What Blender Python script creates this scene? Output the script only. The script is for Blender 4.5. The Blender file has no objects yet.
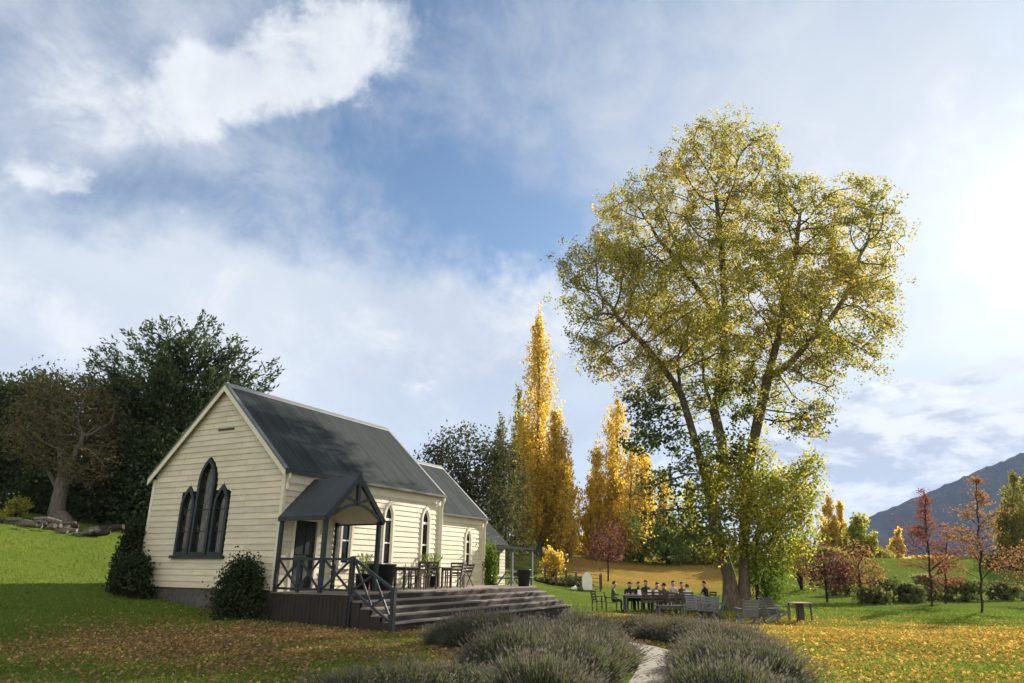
import bpy, bmesh, math, random
import numpy as np
from mathutils import Vector, Matrix, Quaternion
rng = np.random.default_rng(7); random.seed(7)
scene = bpy.context.scene
COL = scene.collection
PI = math.pi
# ------------------------------------------------------------------ camera
F, PITCH, ROLL, EYE = 694.2, 0.3151, 0.0099, 1.6
cp, sp, cr, sr = math.cos(PITCH), math.sin(PITCH), math.cos(ROLL), math.sin(ROLL)
cam = bpy.data.cameras.new("camera"); camo = bpy.data.objects.new("camera", cam); COL.objects.link(camo)
cam.sensor_width = 36; cam.lens = F / 1024 * 36; cam.clip_start = 0.1; cam.clip_end = 20000
camo.matrix_world = Matrix.Translation((0, 0, EYE)) @ Matrix.Rotation(PI / 2 + PITCH, 4, 'X') @ Matrix.Rotation(ROLL, 4, 'Z')
scene.camera = camo

def ray(u, v):
    a, b = u - 512, v - 341.5
    a, b = cr * a + sr * b, -sr * a + cr * b
    a /= F; b = -b / F
    return Vector((a, cp - b * sp, sp + b * cp))
def at(u, v, Y):
    r = ray(u, v); t = Y / r.y
    return Vector((r.x * t, Y, EYE + r.z * t))
def gz(u, v, z):
    r = ray(u, v); t = (z - EYE) / r.z
    return Vector((r.x * t, r.y * t, z))
def smooth(a, b, x):
    t = np.clip((x - a) / (b - a), 0, 1); return t * t * (3 - 2 * t)

# ------------------------------------------------------------------ church frame
YAW = 0.4854; CX, CY = -7.0263, 21.9097
s_, c_ = math.sin(YAW), math.cos(YAW)
def cw(x, y, z=0):            # church-local to world
    return Vector((CX + x * s_ - y * c_, CY + x * c_ + y * s_, z))
CROT = math.atan2(c_, s_)

# ------------------------------------------------------------------ terrain
def height(x, y):
    x = np.asarray(x, float); y = np.asarray(y, float)
    p = -(x - CX) * c_ + (y - CY) * s_
    left = 0.10 * np.logaddexp(0, (p - .4) / .8) * .8 + 0.085 * np.logaddexp(0, (p - 7.0) / 2.0) * 2.0
    left = 8.0 * np.tanh(left / 8.0) * smooth(9, 25, y)
    right = -0.38 * smooth(16, 30, y) * smooth(-3, 3, x - (y - 30) * 0.1 + 2)
    back = 1.3 * smooth(60, 86, y) + 0.8 * smooth(84, 200, y)
    back = back + 2.3 * smooth(60, 96, y) * smooth(8, 24, x - (y - 60) * .2)
    wob = 0.05 * np.sin(x * .31 + 1.3) * np.sin(y * .27) + 0.03 * np.sin(x * .9 + y * .7)
    return left * (1 - smooth(90, 200, y) * .6) + right + back + wob * smooth(8, 20, y)
def hz(x, y): return float(height(x, y))
def ground_at(u, v, far=200):
    r = ray(u, v); t = 6.0
    while t < far:
        q = r * t
        if EYE + q.z <= hz(q.x, q.y): break
        t *= 1.01
    q = r * t
    return Vector((q.x, q.y, hz(q.x, q.y)))
def onground(u, Y, dz=0):     # the point of the terrain in column u (near the horizon) at depth Y
    x = at(u, 575, Y).x
    return Vector((x, Y, hz(x, Y) + dz))

# ------------------------------------------------------------------ scene helpers
def tag(o, label=None, cat=None, group=None, kind=None):
    if label: o['label'] = label
    if cat: o['category'] = cat
    if group: o['group'] = group
    if kind: o['kind'] = kind
    return o
def empty(name, loc=(0, 0, 0), rz=0, label=None, cat=None, group=None):
    o = bpy.data.objects.new(name, None); COL.objects.link(o)
    o.location = loc; o.rotation_euler = (0, 0, rz); o.empty_display_size = .2
    return tag(o, label, cat, group)
def link(name, me, mats, parent=None, smooth_=False):
    o = bpy.data.objects.new(name, me); COL.objects.link(o)
    if not isinstance(mats, (list, tuple)): mats = [mats]
    for m in mats: me.materials.append(m)
    if smooth_: me.polygons.foreach_set('use_smooth', [True] * len(me.polygons))
    if parent: o.parent = parent
    return o
def np_mesh(name, V, Fq, mat_idx=None):
    """V (n,3), Fq (m,k) all faces with k corners"""
    V = np.ascontiguousarray(V, np.float32); Fq = np.ascontiguousarray(Fq, np.int32)
    me = bpy.data.meshes.new(name); m, k = Fq.shape
    me.vertices.add(len(V)); me.vertices.foreach_set('co', V.ravel())
    me.loops.add(m * k); me.loops.foreach_set('vertex_index', Fq.ravel())
    me.polygons.add(m); me.polygons.foreach_set('loop_start', np.arange(0, m * k, k, dtype=np.int32))
    if mat_idx is not None: me.polygons.foreach_set('material_index', np.asarray(mat_idx, np.int32))
    me.update(calc_edges=True); me.validate()
    return me
def copy_tree(o, parent=None):
    c = o.copy(); COL.objects.link(c); c.parent = parent
    for ch in list(o.children): copy_tree(ch, c)
    return c

class MB:
    def __init__(s): s.v = []; s.f = []; s.mi = []; s.m = 0
    def add(s, vs, fs):
        n = len(s.v); s.v += [tuple(v) for v in vs]; s.f += [tuple(n + i for i in f) for f in fs]; s.mi += [s.m] * len(fs); return s
    def hexa(s, p):
        return s.add(p, [(0, 3, 2, 1), (4, 5, 6, 7), (0, 1, 5, 4), (1, 2, 6, 5), (2, 3, 7, 6), (3, 0, 4, 7)])
    def box(s, x0, x1, y0, y1, z0, z1):
        return s.hexa([(x0, y0, z0), (x1, y0, z0), (x1, y1, z0), (x0, y1, z0), (x0, y0, z1), (x1, y0, z1), (x1, y1, z1), (x0, y1, z1)])
    def bar(s, a, b, w, h, up=(0, 0, 1)):
        a, b = Vector(a), Vector(b); d = (b - a).normalized(); u = Vector(up)
        sd = d.cross(u)
        if sd.length < 1e-4: sd = d.cross(Vector((0, 1, 0)))
        sd.normalize(); u = sd.cross(d).normalized()
        sd *= w / 2; u *= h / 2
        return s.hexa([a - sd - u, a + sd - u, b + sd - u, b - sd - u, a - sd + u, a + sd + u, b + sd + u, b - sd + u])
    def tube(s, pts, rads, n=8, cap=True):
        pts = [Vector(p) for p in pts]; rings = []
        for i, p in enumerate(pts):
            d = (pts[min(i + 1, len(pts) - 1)] - pts[max(i - 1, 0)]).normalized()
            a = d.orthogonal().normalized() if i == 0 else (a - d * a.dot(d)).normalized()
            b = d.cross(a); rings.append([p + (a * math.cos(t) + b * math.sin(t)) * rads[i] for t in [2 * PI * k / n for k in range(n)]])
        fs = []
        for i in range(len(pts) - 1):
            for k in range(n): fs.append((i * n + k, i * n + (k + 1) % n, (i + 1) * n + (k + 1) % n, (i + 1) * n + k))
        if cap: fs += [tuple(range(n))[::-1], tuple((len(pts) - 1) * n + k for k in range(n))]
        return s.add([v for r in rings for v in r], fs)
    def lathe(s, prof, n=20, c=(0, 0, 0)):
        vs = [(c[0] + r * math.cos(2 * PI * k / n), c[1] + r * math.sin(2 * PI * k / n), c[2] + z) for r, z in prof for k in range(n)]
        fs = [(i * n + k, i * n + (k + 1) % n, (i + 1) * n + (k + 1) % n, (i + 1) * n + k) for i in range(len(prof) - 1) for k in range(n)]
        fs += [tuple(range(n))[::-1], tuple((len(prof) - 1) * n + k for k in range(n))]
        return s.add(vs, fs)
    def build(s, name, mats, parent=None, sm=False, bevel=0):
        me = bpy.data.meshes.new(name); me.from_pydata(s.v, [], s.f); me.update()
        me.polygons.foreach_set('material_index', s.mi)
        o = link(name, me, mats, parent, sm)
        if bevel:
            b = o.modifiers.new('bevel', 'BEVEL'); b.width = bevel; b.segments = 2; b.limit_method = 'ANGLE'
        return o

# ------------------------------------------------------------------ materials
def mat(name):
    m = bpy.data.materials.new(name); m.use_nodes = True
    nt = m.node_tree; nt.nodes.clear()
    out = nt.nodes.new('ShaderNodeOutputMaterial')
    return m, nt, out
def node(nt, typ, **kw):
    n = nt.nodes.new(typ)
    for k, v in kw.items():
        if k.startswith('i_'):
            key = k[2:]; key = int(key) if key.isdigit() else key
            if key in ('Vector', 'Scale', 'Color') and hasattr(v, 'is_output'): pass
            n.inputs[key].default_value = v
        else: setattr(n, k, v)
    return n
def ramp(nt, fac, stops, interp='LINEAR'):
    r = nt.nodes.new('ShaderNodeValToRGB'); r.color_ramp.interpolation = interp
    e = r.color_ramp.elements
    while len(e) < len(stops): e.new(.5)
    for el, (p, c) in zip(e, stops):
        el.position = p; el.color = (*c, 1) if len(c) == 3 else c
    nt.links.new(fac, r.inputs[0]); return r.outputs[0]
def noise(nt, scale, detail=4, rough=.55, vec=None, dist=0, space='Object'):
    if vec is None:
        tc = nt.nodes.new('ShaderNodeTexCoord'); vec = tc.outputs[space]
    n = nt.nodes.new('ShaderNodeTexNoise'); n.inputs['Scale'].default_value = scale
    n.inputs['Detail'].default_value = detail; n.inputs['Roughness'].default_value = rough; n.inputs['Distortion'].default_value = dist
    nt.links.new(vec, n.inputs['Vector']); return n.outputs['Fac']
def mixc(nt, fac, a, b, mode='MIX'):
    m = nt.nodes.new('ShaderNodeMix'); m.data_type = 'RGBA'; m.blend_type = mode
    for s, v in ((0, fac), (6, a), (7, b)):
        if hasattr(v, 'is_output'): nt.links.new(v, m.inputs[s])
        else: m.inputs[s].default_value = v if s == 0 else ((*v, 1) if len(v) == 3 else v)
    return m.outputs[2]
def mth(nt, op, a, b=0.0, c=None, clamp=False):
    m = nt.nodes.new('ShaderNodeMath'); m.operation = op; m.use_clamp = clamp
    for i, v in enumerate((a, b) if c is None else (a, b, c)):
        if hasattr(v, 'is_output'): nt.links.new(v, m.inputs[i])
        else: m.inputs[i].default_value = v
    return m.outputs[0]
def stretch(nt, s, space='Object', rot=(0, 0, 0)):
    tc = nt.nodes.new('ShaderNodeTexCoord'); mp = nt.nodes.new('ShaderNodeMapping')
    mp.inputs['Scale'].default_value = s; mp.inputs['Rotation'].default_value = rot
    nt.links.new(tc.outputs[space], mp.inputs['Vector']); return mp.outputs['Vector']
def bump(nt, h, strength=.3, dist=.02):
    b = nt.nodes.new('ShaderNodeBump'); b.inputs['Strength'].default_value = strength; b.inputs['Distance'].default_value = dist
    nt.links.new(h, b.inputs['Height']); return b.outputs['Normal']
def principled(nt, out, col, rough=.7, normal=None, spec=.3, metal=0):
    p = nt.nodes.new('ShaderNodeBsdfPrincipled')
    for k, v in (('Base Color', col), ('Roughness', rough)):
        if hasattr(v, 'is_output'): nt.links.new(v, p.inputs[k])
        else: p.inputs[k].default_value = (*v, 1) if k == 'Base Color' else v
    p.inputs['Specular IOR Level'].default_value = spec; p.inputs['Metallic'].default_value = metal
    if normal is not None: nt.links.new(normal, p.inputs['Normal'])
    nt.links.new(p.outputs[0], out.inputs['Surface']); return p
def simple(name, c0, c1, scale=3, rough=.7, vec=None, bmp=.15, detail=5, spec=.3, bscale=None):
    m, nt, out = mat(name)
    v = stretch(nt, vec) if vec else None
    f = noise(nt, scale, detail, vec=v)
    col = ramp(nt, f, [(.3, c0), (.7, c1)])
    nm = bump(nt, noise(nt, bscale or scale * 6, 4, vec=v), bmp, .02) if bmp else None
    principled(nt, out, col, rough, nm, spec); return m
def leafmat(name, stops, scale=.5, trans=.45, isl=.55, tbright=1.25):
    """leaf colour: clump noise in object space plus a value per leaf"""
    m, nt, out = mat(name)
    g = nt.nodes.new('ShaderNodeNewGeometry')
    n = noise(nt, scale, 3)
    f = mth(nt, 'ADD', mth(nt, 'MULTIPLY', mth(nt, 'SUBTRACT', n, .5), 1.9), .5)
    f = mth(nt, 'ADD', mth(nt, 'MULTIPLY', f, 1 - isl), mth(nt, 'MULTIPLY', g.outputs['Random Per Island'], isl), clamp=True)
    col = ramp(nt, f, stops)
    d = nt.nodes.new('ShaderNodeBsdfDiffuse'); t = nt.nodes.new('ShaderNodeBsdfTranslucent')
    nt.links.new(col, d.inputs[0])
    h = nt.nodes.new('ShaderNodeMix'); h.data_type = 'RGBA'; h.blend_type = 'MULTIPLY'; h.inputs[0].default_value = 1
    nt.links.new(col, h.inputs[6]); h.inputs[7].default_value = (tbright, tbright, tbright * .75, 1)
    nt.links.new(h.outputs[2], t.inputs[0])
    mx = nt.nodes.new('ShaderNodeMixShader'); mx.inputs[0].default_value = trans
    nt.links.new(d.outputs[0], mx.inputs[1]); nt.links.new(t.outputs[0], mx.inputs[2])
    nt.links.new(mx.outputs[0], out.inputs['Surface']); return m

M = {}
def cream_mat():
    m, nt, out = mat('cream_paint')
    f = noise(nt, .9, 6, .65); f2 = noise(nt, 1, 5, vec=stretch(nt, (1.5, 1.5, 14)))
    col = ramp(nt, f, [(.3, (.60, .545, .415)), (.7, (.70, .645, .505))])
    col = mixc(nt, .35, col, ramp(nt, f2, [(.35, (.50, .44, .30)), (.6, (.72, .66, .50))]))
    g = nt.nodes.new('ShaderNodeNewGeometry'); tone = ramp(nt, g.outputs['Random Per Island'], [(0, (.86, .86, .85)), (1, (1.04, 1.03, 1.0))])
    col = mixc(nt, 1.0, col, tone, 'MULTIPLY'); f3 = noise(nt, 2.2, 8, .75)
    col = mixc(nt, mth(nt, 'MULTIPLY', ramp(nt, f3, [(.60, (0, 0, 0)), (.72, (1, 1, 1))]), .45), col, (.36, .33, .27))
    principled(nt, out, col, .6, bump(nt, f2, .12, .01), .25); return m
M['cream'] = cream_mat()
M['trim'] = simple('cream_trim', (.64, .59, .455), (.73, .68, .54), 2, .5, bmp=.05)
M['white'] = simple('white_paint', (.72, .72, .69), (.82, .82, .80), 3, .5, bmp=.05)
M['dark'] = simple('dark_green_grey_paint', (.017, .023, .025), (.032, .040, .042), 4, .45, bmp=.06)
def roof_mat():
    m, nt, out = mat('grey_roof_iron')
    tc = nt.nodes.new('ShaderNodeTexCoord')
    w = nt.nodes.new('ShaderNodeTexWave'); w.bands_direction = 'X'; w.inputs['Scale'].default_value = 2.05; w.inputs['Distortion'].default_value = 0
    nt.links.new(tc.outputs['Object'], w.inputs['Vector'])
    f = noise(nt, .6, 5); f2 = noise(nt, 1.2, 4, vec=stretch(nt, (6, .6, .6)))
    col = ramp(nt, f, [(.3, (.026, .033, .036)), (.7, (.042, .050, .053))])
    col = mixc(nt, .45, col, ramp(nt, f2, [(.3, (.024, .030, .034)), (.65, (.055, .062, .064))]))
    sp_ = nt.nodes.new('ShaderNodeSeparateXYZ'); nt.links.new(tc.outputs['Object'], sp_.inputs[0])
    wn_ = nt.nodes.new('ShaderNodeTexWhiteNoise'); wn_.noise_dimensions = '1D'; nt.links.new(mth(nt, 'FLOOR', mth(nt, 'DIVIDE', sp_.outputs[0], .762)), wn_.inputs['W'])
    col = mixc(nt, 1.0, col, ramp(nt, wn_.outputs['Value'], [(0, (.84, .84, .85)), (1, (1.14, 1.14, 1.12))]), 'MULTIPLY')
    lap = mth(nt, 'LESS_THAN', mth(nt, 'PINGPONG', sp_.outputs[0], .381), .018); col = mixc(nt, mth(nt, 'MULTIPLY', lap, .5), col, (.016, .02, .022))
    principled(nt, out, col, .92, bump(nt, w.outputs['Fac'], .15, .03), .03); return m
M['roof'] = roof_mat()
M['ridge'] = simple('grey_ridge_metal', (.10, .115, .12), (.16, .175, .18), 2, .6, bmp=0)
def glass_mat(leaded=False):
    m, nt, out = mat('leaded_window_glass' if leaded else 'dark_window_glass')
    f = noise(nt, 2.2, 3)
    if leaded:
        tc = nt.nodes.new('ShaderNodeTexCoord'); sp_ = nt.nodes.new('ShaderNodeSeparateXYZ'); nt.links.new(tc.outputs['Object'], sp_.inputs[0])
        a = mth(nt, 'ADD', mth(nt, 'MULTIPLY', sp_.outputs[1], 1.6), sp_.outputs[2]); b = mth(nt, 'SUBTRACT', mth(nt, 'MULTIPLY', sp_.outputs[1], 1.6), sp_.outputs[2])
        lines = mth(nt, 'MINIMUM', mth(nt, 'PINGPONG', a, .11), mth(nt, 'PINGPONG', b, .11)); lead = mth(nt, 'LESS_THAN', lines, .012)
        cb = nt.nodes.new('ShaderNodeCombineXYZ'); nt.links.new(mth(nt, 'FLOOR', mth(nt, 'DIVIDE', a, .22)), cb.inputs[0]); nt.links.new(mth(nt, 'FLOOR', mth(nt, 'DIVIDE', b, .22)), cb.inputs[1])
        wn_ = nt.nodes.new('ShaderNodeTexWhiteNoise'); nt.links.new(cb.outputs[0], wn_.inputs['Vector'])
        col = ramp(nt, wn_.outputs['Value'], [(0, (.010, .010, .009)), (.5, (.026, .021, .015)), (.8, (.05, .036, .02)), (1, (.085, .075, .045))])
        col = mixc(nt, lead, col, (.012, .013, .014))
    else: col = ramp(nt, f, [(.4, (.006, .009, .010)), (.62, (.020, .024, .022)), (.75, (.06, .06, .04))])
    principled(nt, out, col, .08, bump(nt, noise(nt, 5, 3), .12, .02), .5); return m
M['leaded'] = glass_mat(True)
M['glass'] = glass_mat()
def plank_mat(name, c0, c1):
    m, nt, out = mat(name)
    f = noise(nt, 2.5, 7, .7, vec=stretch(nt, (.5, 9, 9))); f2 = noise(nt, .8, 4)
    col = mixc(nt, .5, ramp(nt, f, [(.3, c0), (.7, c1)]), ramp(nt, f2, [(.3, c0), (.7, c1)]))
    principled(nt, out, col, .8, bump(nt, f, .4, .01), .2); return m
M['deck'] = plank_mat('weathered_grey_timber', (.115, .094, .076), (.285, .245, .205))
M['darkwood'] = plank_mat('dark_stained_timber', (.038, .031, .026), (.105, .086, .070))
M['greywood'] = plank_mat('silvered_timber', (.10, .105, .11), (.22, .225, .23))
M['stone'] = simple('foundation_stone', (.05, .047, .042), (.13, .12, .105), 4, .9, bmp=.8)
M['pot'] = simple('charcoal_pot', (.018, .019, .021), (.035, .036, .038), 5, .6, bmp=.2)
def bark(name, c0, c1, sc=(5, 5, .8)):
    m, nt, out = mat(name)
    f = noise(nt, 3, 6, .65, vec=stretch(nt, sc))
    principled(nt, out, ramp(nt, f, [(.3, c0), (.65, c1)]), .9, bump(nt, f, .9, .06), .1); return m
M['bark'] = bark('furrowed_brown_bark', (.050, .040, .030), (.20, .16, .115))
M['bark_grey'] = bark('grey_bark', (.07, .062, .05), (.20, .175, .145))
M['bark_dark'] = bark('dark_bark', (.02, .016, .013), (.06, .05, .04))
M['cottonwood'] = leafmat('cottonwood_leaves', [(0, (.060, .095, .028)), (.35, (.160, .185, .048)), (.60, (.36, .295, .082)), (.86, (.53, .39, .12)), (1, (.62, .50, .20))], .14, .62, .5, 1.5)
M['darkleaf'] = leafmat('dark_green_leaves', [(0, (.035, .06, .028)), (.5, (.075, .105, .04)), (.85, (.14, .17, .055)), (1, (.30, .27, .08))], .5, .42)
M['browngreen'] = leafmat('brown_green_leaves', [(0, (.030, .036, .022)), (.5, (.065, .070, .038)), (1, (.15, .13, .065))], .5, .35)
M['yellowgreen'] = leafmat('yellow_green_leaves', [(0, (.07, .11, .03)), (.35, (.19, .22, .045)), (.7, (.42, .37, .07)), (1, (.56, .45, .10))], .4, .55, .6, 1.4)
M['gold'] = leafmat('golden_leaves', [(0, (.24, .20, .055)), (.35, (.46, .335, .07)), (.7, (.62, .44, .095)), (1, (.70, .56, .18))], .35, .58, .55, 1.4)
M['olive'] = leafmat('olive_leaves', [(0, (.08, .095, .025)), (.5, (.20, .19, .04)), (1, (.40, .31, .06))], .35, .5, .55, 1.4)
M['pale'] = leafmat('pale_green_leaves', [(0, (.10, .12, .05)), (.5, (.20, .21, .09)), (1, (.36, .35, .17))], .5, .45)
M['conifer'] = leafmat('cypress_sprays', [(0, (.030, .046, .028)), (.5, (.068, .094, .048)), (.85, (.125, .145, .075)), (1, (.20, .18, .10))], .8, .25)
M['brownleaf'] = leafmat('brown_dry_leaves', [(0, (.07, .055, .03)), (.5, (.13, .105, .05)), (1, (.22, .19, .085))], .5, .35)
M['darkbush'] = leafmat('dark_bush_leaves', [(0, (.020, .032, .018)), (.6, (.042, .060, .028)), (1, (.085, .10, .045))], .8, .25)
M['red'] = leafmat('red_autumn_leaves', [(0, (.10, .035, .03)), (.5, (.21, .075, .055)), (1, (.34, .16, .10))], .5, .45)
M['rust'] = leafmat('rust_orange_leaves', [(0, (.14, .065, .04)), (.5, (.27, .135, .07)), (1, (.42, .27, .12))], .5, .45)
M['maroon'] = leafmat('maroon_leaves', [(0, (.06, .025, .03)), (.5, (.125, .05, .055)), (1, (.22, .10, .08))], .6, .4)
M['ivy'] = leafmat('ivy_leaves', [(0, (.045, .085, .018)), (.5, (.11, .17, .03)), (1, (.25, .28, .05))], .9, .4)
M['shrubgreen'] = leafmat('shrub_leaves', [(0, (.055, .08, .03)), (.5, (.12, .14, .055)), (1, (.24, .23, .10))], .5, .35)
M['lav_leaf'] = leafmat('lavender_leaves', [(0, (.038, .052, .026)), (.5, (.078, .096, .046)), (1, (.145, .15, .072))], 1.5, .35)
M['lav_flower'] = leafmat('lavender_seed_heads', [(0, (.068, .061, .066)), (.5, (.122, .107, .109)), (1, (.195, .172, .158))], 1.5, .3)
M['litter'] = leafmat('fallen_leaf', [(0, (.20, .10, .035)), (.3, (.38, .21, .055)), (.65, (.56, .36, .085)), (1, (.68, .52, .19))], .35, .35, .75)
M['litter_brown'] = leafmat('fallen_brown_leaf', [(0, (.13, .08, .05)), (.45, (.25, .145, .08)), (.8, (.40, .25, .11)), (1, (.60, .46, .16))], .35, .25, .8)
M['grass'] = leafmat('grass_blades', [(0, (.075, .12, .024)), (.5, (.125, .185, .034)), (1, (.23, .265, .062))], .5, .4)
M['skin'] = simple('skin', (.42, .26, .19), (.52, .33, .25), 6, .5, bmp=0)
M['hair_dark'] = simple('dark_hair', (.012, .009, .007), (.03, .022, .016), 20, .85, bmp=.3, spec=.08)
M['hair_brown'] = simple('brown_hair', (.05, .03, .018), (.10, .06, .035), 20, .85, bmp=.3, spec=.08)
M['paper'] = simple('white_paper', (.74, .74, .72), (.82, .82, .80), 4, .6, bmp=0)

def vnoise(x, y, sc, seed):
    u = np.asarray(x, float) / sc; v = np.asarray(y, float) / sc; i = np.floor(u); j = np.floor(v); fu = u - i; fv = v - j; fu = fu * fu * (3 - 2 * fu); fv = fv * fv * (3 - 2 * fv)
    h = lambda a, b: np.modf(np.abs(np.sin(a * 127.1 + b * 311.7 + seed * 74.7) * 43758.5453))[0]
    return (h(i, j) * (1 - fu) + h(i + 1, j) * fu) * (1 - fv) + (h(i, j + 1) * (1 - fu) + h(i + 1, j + 1) * fu) * fv
def litter_np(x, y):
    """how much leaf litter lies at a point, 0..1"""
    x = np.asarray(x, float); y = np.asarray(y, float)
    n = np.clip(.5 + 1.5 * (vnoise(x, y, 2.6, 1) * .5 + vnoise(x, y, .9, 2) * .3 + vnoise(x, y, .35, 3) * .2 - .5), 0, 1)
    big = smooth(3.2, 5.2, x - .02 * y) * (1 - smooth(29.5, 33.5, y + .10 * (x - 8))) * smooth(-4, 3, 33 - y)
    tree = np.exp(-(((x - 8) / 7.5) ** 2 + ((y - 30) / 5.0) ** 2)) * .9
    near = .92 * (.30 + .80 * smooth(11.5, 15.5, y)) * (1 - smooth(20.0, 24, y)) * (1 - smooth(2.5, 4, x)) * smooth(-15, -8, x - .1 * y) * (.25 + 1.0 * n)
    orange = smooth(58, 66, y) * (1 - smooth(100, 120, y)) * smooth(-2, 6, x) * (1 - smooth(20, 28, x)) * (.48 + .62 * vnoise(x, y, 3.5, 5) + .25 * (vnoise(x, y, .8, 6) - .5))
    return np.clip(np.maximum.reduce([big * (.16 + .95 * n) * (.42 + .58 * smooth(10.5, 17, y)), tree * (.5 + .7 * n), near, orange]), 0, 1)

# ------------------------------------------------------------------ ground
def build_ground():
    def axis(a, b, near, n0, far, n1):
        core = np.linspace(a, b, n0); t = np.linspace(0, 1, n1 + 1)[1:]
        return np.concatenate([(a - (far * t ** 3))[::-1], core, b + far * t ** 3])
    xs = axis(-62, 62, 0, 250, 4400, 18); ys = axis(-6, 120, 0, 250, 4300, 18)
    X, Y = np.meshgrid(xs, ys); Z = height(X, Y)
    V = np.stack([X.ravel(), Y.ravel(), Z.ravel()], 1)
    nx, ny = len(xs), len(ys)
    i = (np.arange(ny - 1)[:, None] * nx + np.arange(nx - 1)[None]).ravel()
    Fq = np.stack([i, i + 1, i + 1 + nx, i + nx], 1)
    me = np_mesh('ground', V, Fq)
    at_ = me.attributes.new('litter', 'FLOAT', 'POINT'); at_.data.foreach_set('value', litter_np(X, Y).ravel().astype(np.float32))
    m, nt, out = mat('lawn')
    a = nt.nodes.new('ShaderNodeAttribute'); a.attribute_name = 'litter'
    g1 = noise(nt, .35, 6, .6); g2 = noise(nt, 9, 6, .7); g3 = noise(nt, 40, 3, .7)
    grass = ramp(nt, g1, [(.3, (.075, .118, .020)), (.55, (.105, .150, .026)), (.75, (.15, .165, .042))])
    grass = mixc(nt, .55, grass, ramp(nt, g2, [(.3, (.055, .085, .015)), (.7, (.17, .215, .040))]))
    lit = ramp(nt, g2, [(.25, (.15, .085, .03)), (.5, (.32, .19, .045)), (.75, (.46, .31, .08))])
    lit = mixc(nt, .5, lit, ramp(nt, g3, [(.35, (.10, .055, .025)), (.65, (.46, .30, .08))]))
    msk = mth(nt, 'SUBTRACT', mth(nt, 'ADD', a.outputs['Fac'], mth(nt, 'MULTIPLY', g3, .8)), .62)
    msk = mth(nt, 'MULTIPLY', msk, 1.25, clamp=True)
    principled(nt, out, mixc(nt, msk, grass, lit), .9, bump(nt, mth(nt, 'ADD', g2, g3), .7, .08), 0.0)
    o = link('ground', me, m, smooth_=True); tag(o, kind='structure')
build_ground()

def ribbon(name, pts, widths, dz, m, kind='structure'):
    V = []; Fq = []; K = 6
    for i, (x, y) in enumerate(pts):
        a = Vector(pts[max(i - 1, 0)]); b = Vector(pts[min(i + 1, len(pts) - 1)]); d = (b - a).normalized(); n = Vector((-d.y, d.x))
        for k in range(K):
            q = Vector((x, y)) + n * widths[i] * (k / (K - 1) - .5)
            V.append((q.x, q.y, hz(q.x, q.y) + dz))
    for i in range(len(pts) - 1):
        for k in range(K - 1): Fq.append((i * K + k, i * K + k + 1, (i + 1) * K + k + 1, (i + 1) * K + k))
    o = link(name, np_mesh(name, np.array(V), np.array(Fq)), m, smooth_=True); return tag(o, kind=kind)
M['gravel'] = simple('pale_gravel', (.15, .132, .11), (.36, .325, .275), 22, .95, bmp=.8, bscale=60)

def spline(pts, n):
    out = []
    P = [Vector(p) for p in pts]; P = [P[0] * 2 - P[1]] + P + [P[-1] * 2 - P[-2]]
    for i in range(1, len(P) - 2):
        for k in range(n):
            t = k / n; a, b, c, d = P[i - 1], P[i], P[i + 1], P[i + 2]
            out.append(.5 * ((2 * b) + (c - a) * t + (2 * a - 5 * b + 4 * c - d) * t * t + (3 * b - a - 3 * c + d) * t ** 3))
    out.append(P[-2]); return out
PATH = spline([(1.5, 5), (1.7, 8), (2.1, 10.5), (2.6, 12.6), (2.9, 14.6), (2.5, 17.0), (1.2, 19.4), (-1.2, 20.6)], 8)
ribbon('path', [(p.x, p.y) for p in PATH], [.98] * len(PATH), .012, M['gravel'])

# ------------------------------------------------------------------ foliage and branches
def unit(v): return v / np.maximum(np.linalg.norm(v, axis=-1, keepdims=True), 1e-9)
def leaf_mesh(name, C, L, Wd, axis=None, nrm=None):
    """kite-shaped leaves: centres C, length L, width Wd (arrays), optional long axis"""
    n = len(C); L = np.broadcast_to(L, (n,))[:, None]; Wd = np.broadcast_to(Wd, (n,))[:, None]
    a = unit(rng.normal(size=(n, 3))) if axis is None else unit(axis)
    r = rng.normal(size=(n, 3)) if nrm is None else nrm
    b = unit(np.cross(a, r))
    V = np.stack([C - a * L * .5, C + b * Wd * .5 - a * L * .05, C + a * L * .5, C - b * Wd * .5 - a * L * .05], 1).reshape(-1, 3)
    return np_mesh(name, V, np.arange(n * 4).reshape(n, 4))
def ellipsoid_pts(n, c, r, shell=.5):
    d = unit(rng.normal(size=(n, 3))); rad = rng.random(n) ** (1 / 3)
    rad = shell * (1 - (1 - rad) * .5) + (1 - shell) * rad
    return np.asarray(c)[None] + d * rad[:, None] * np.asarray(r)[None]

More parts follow.
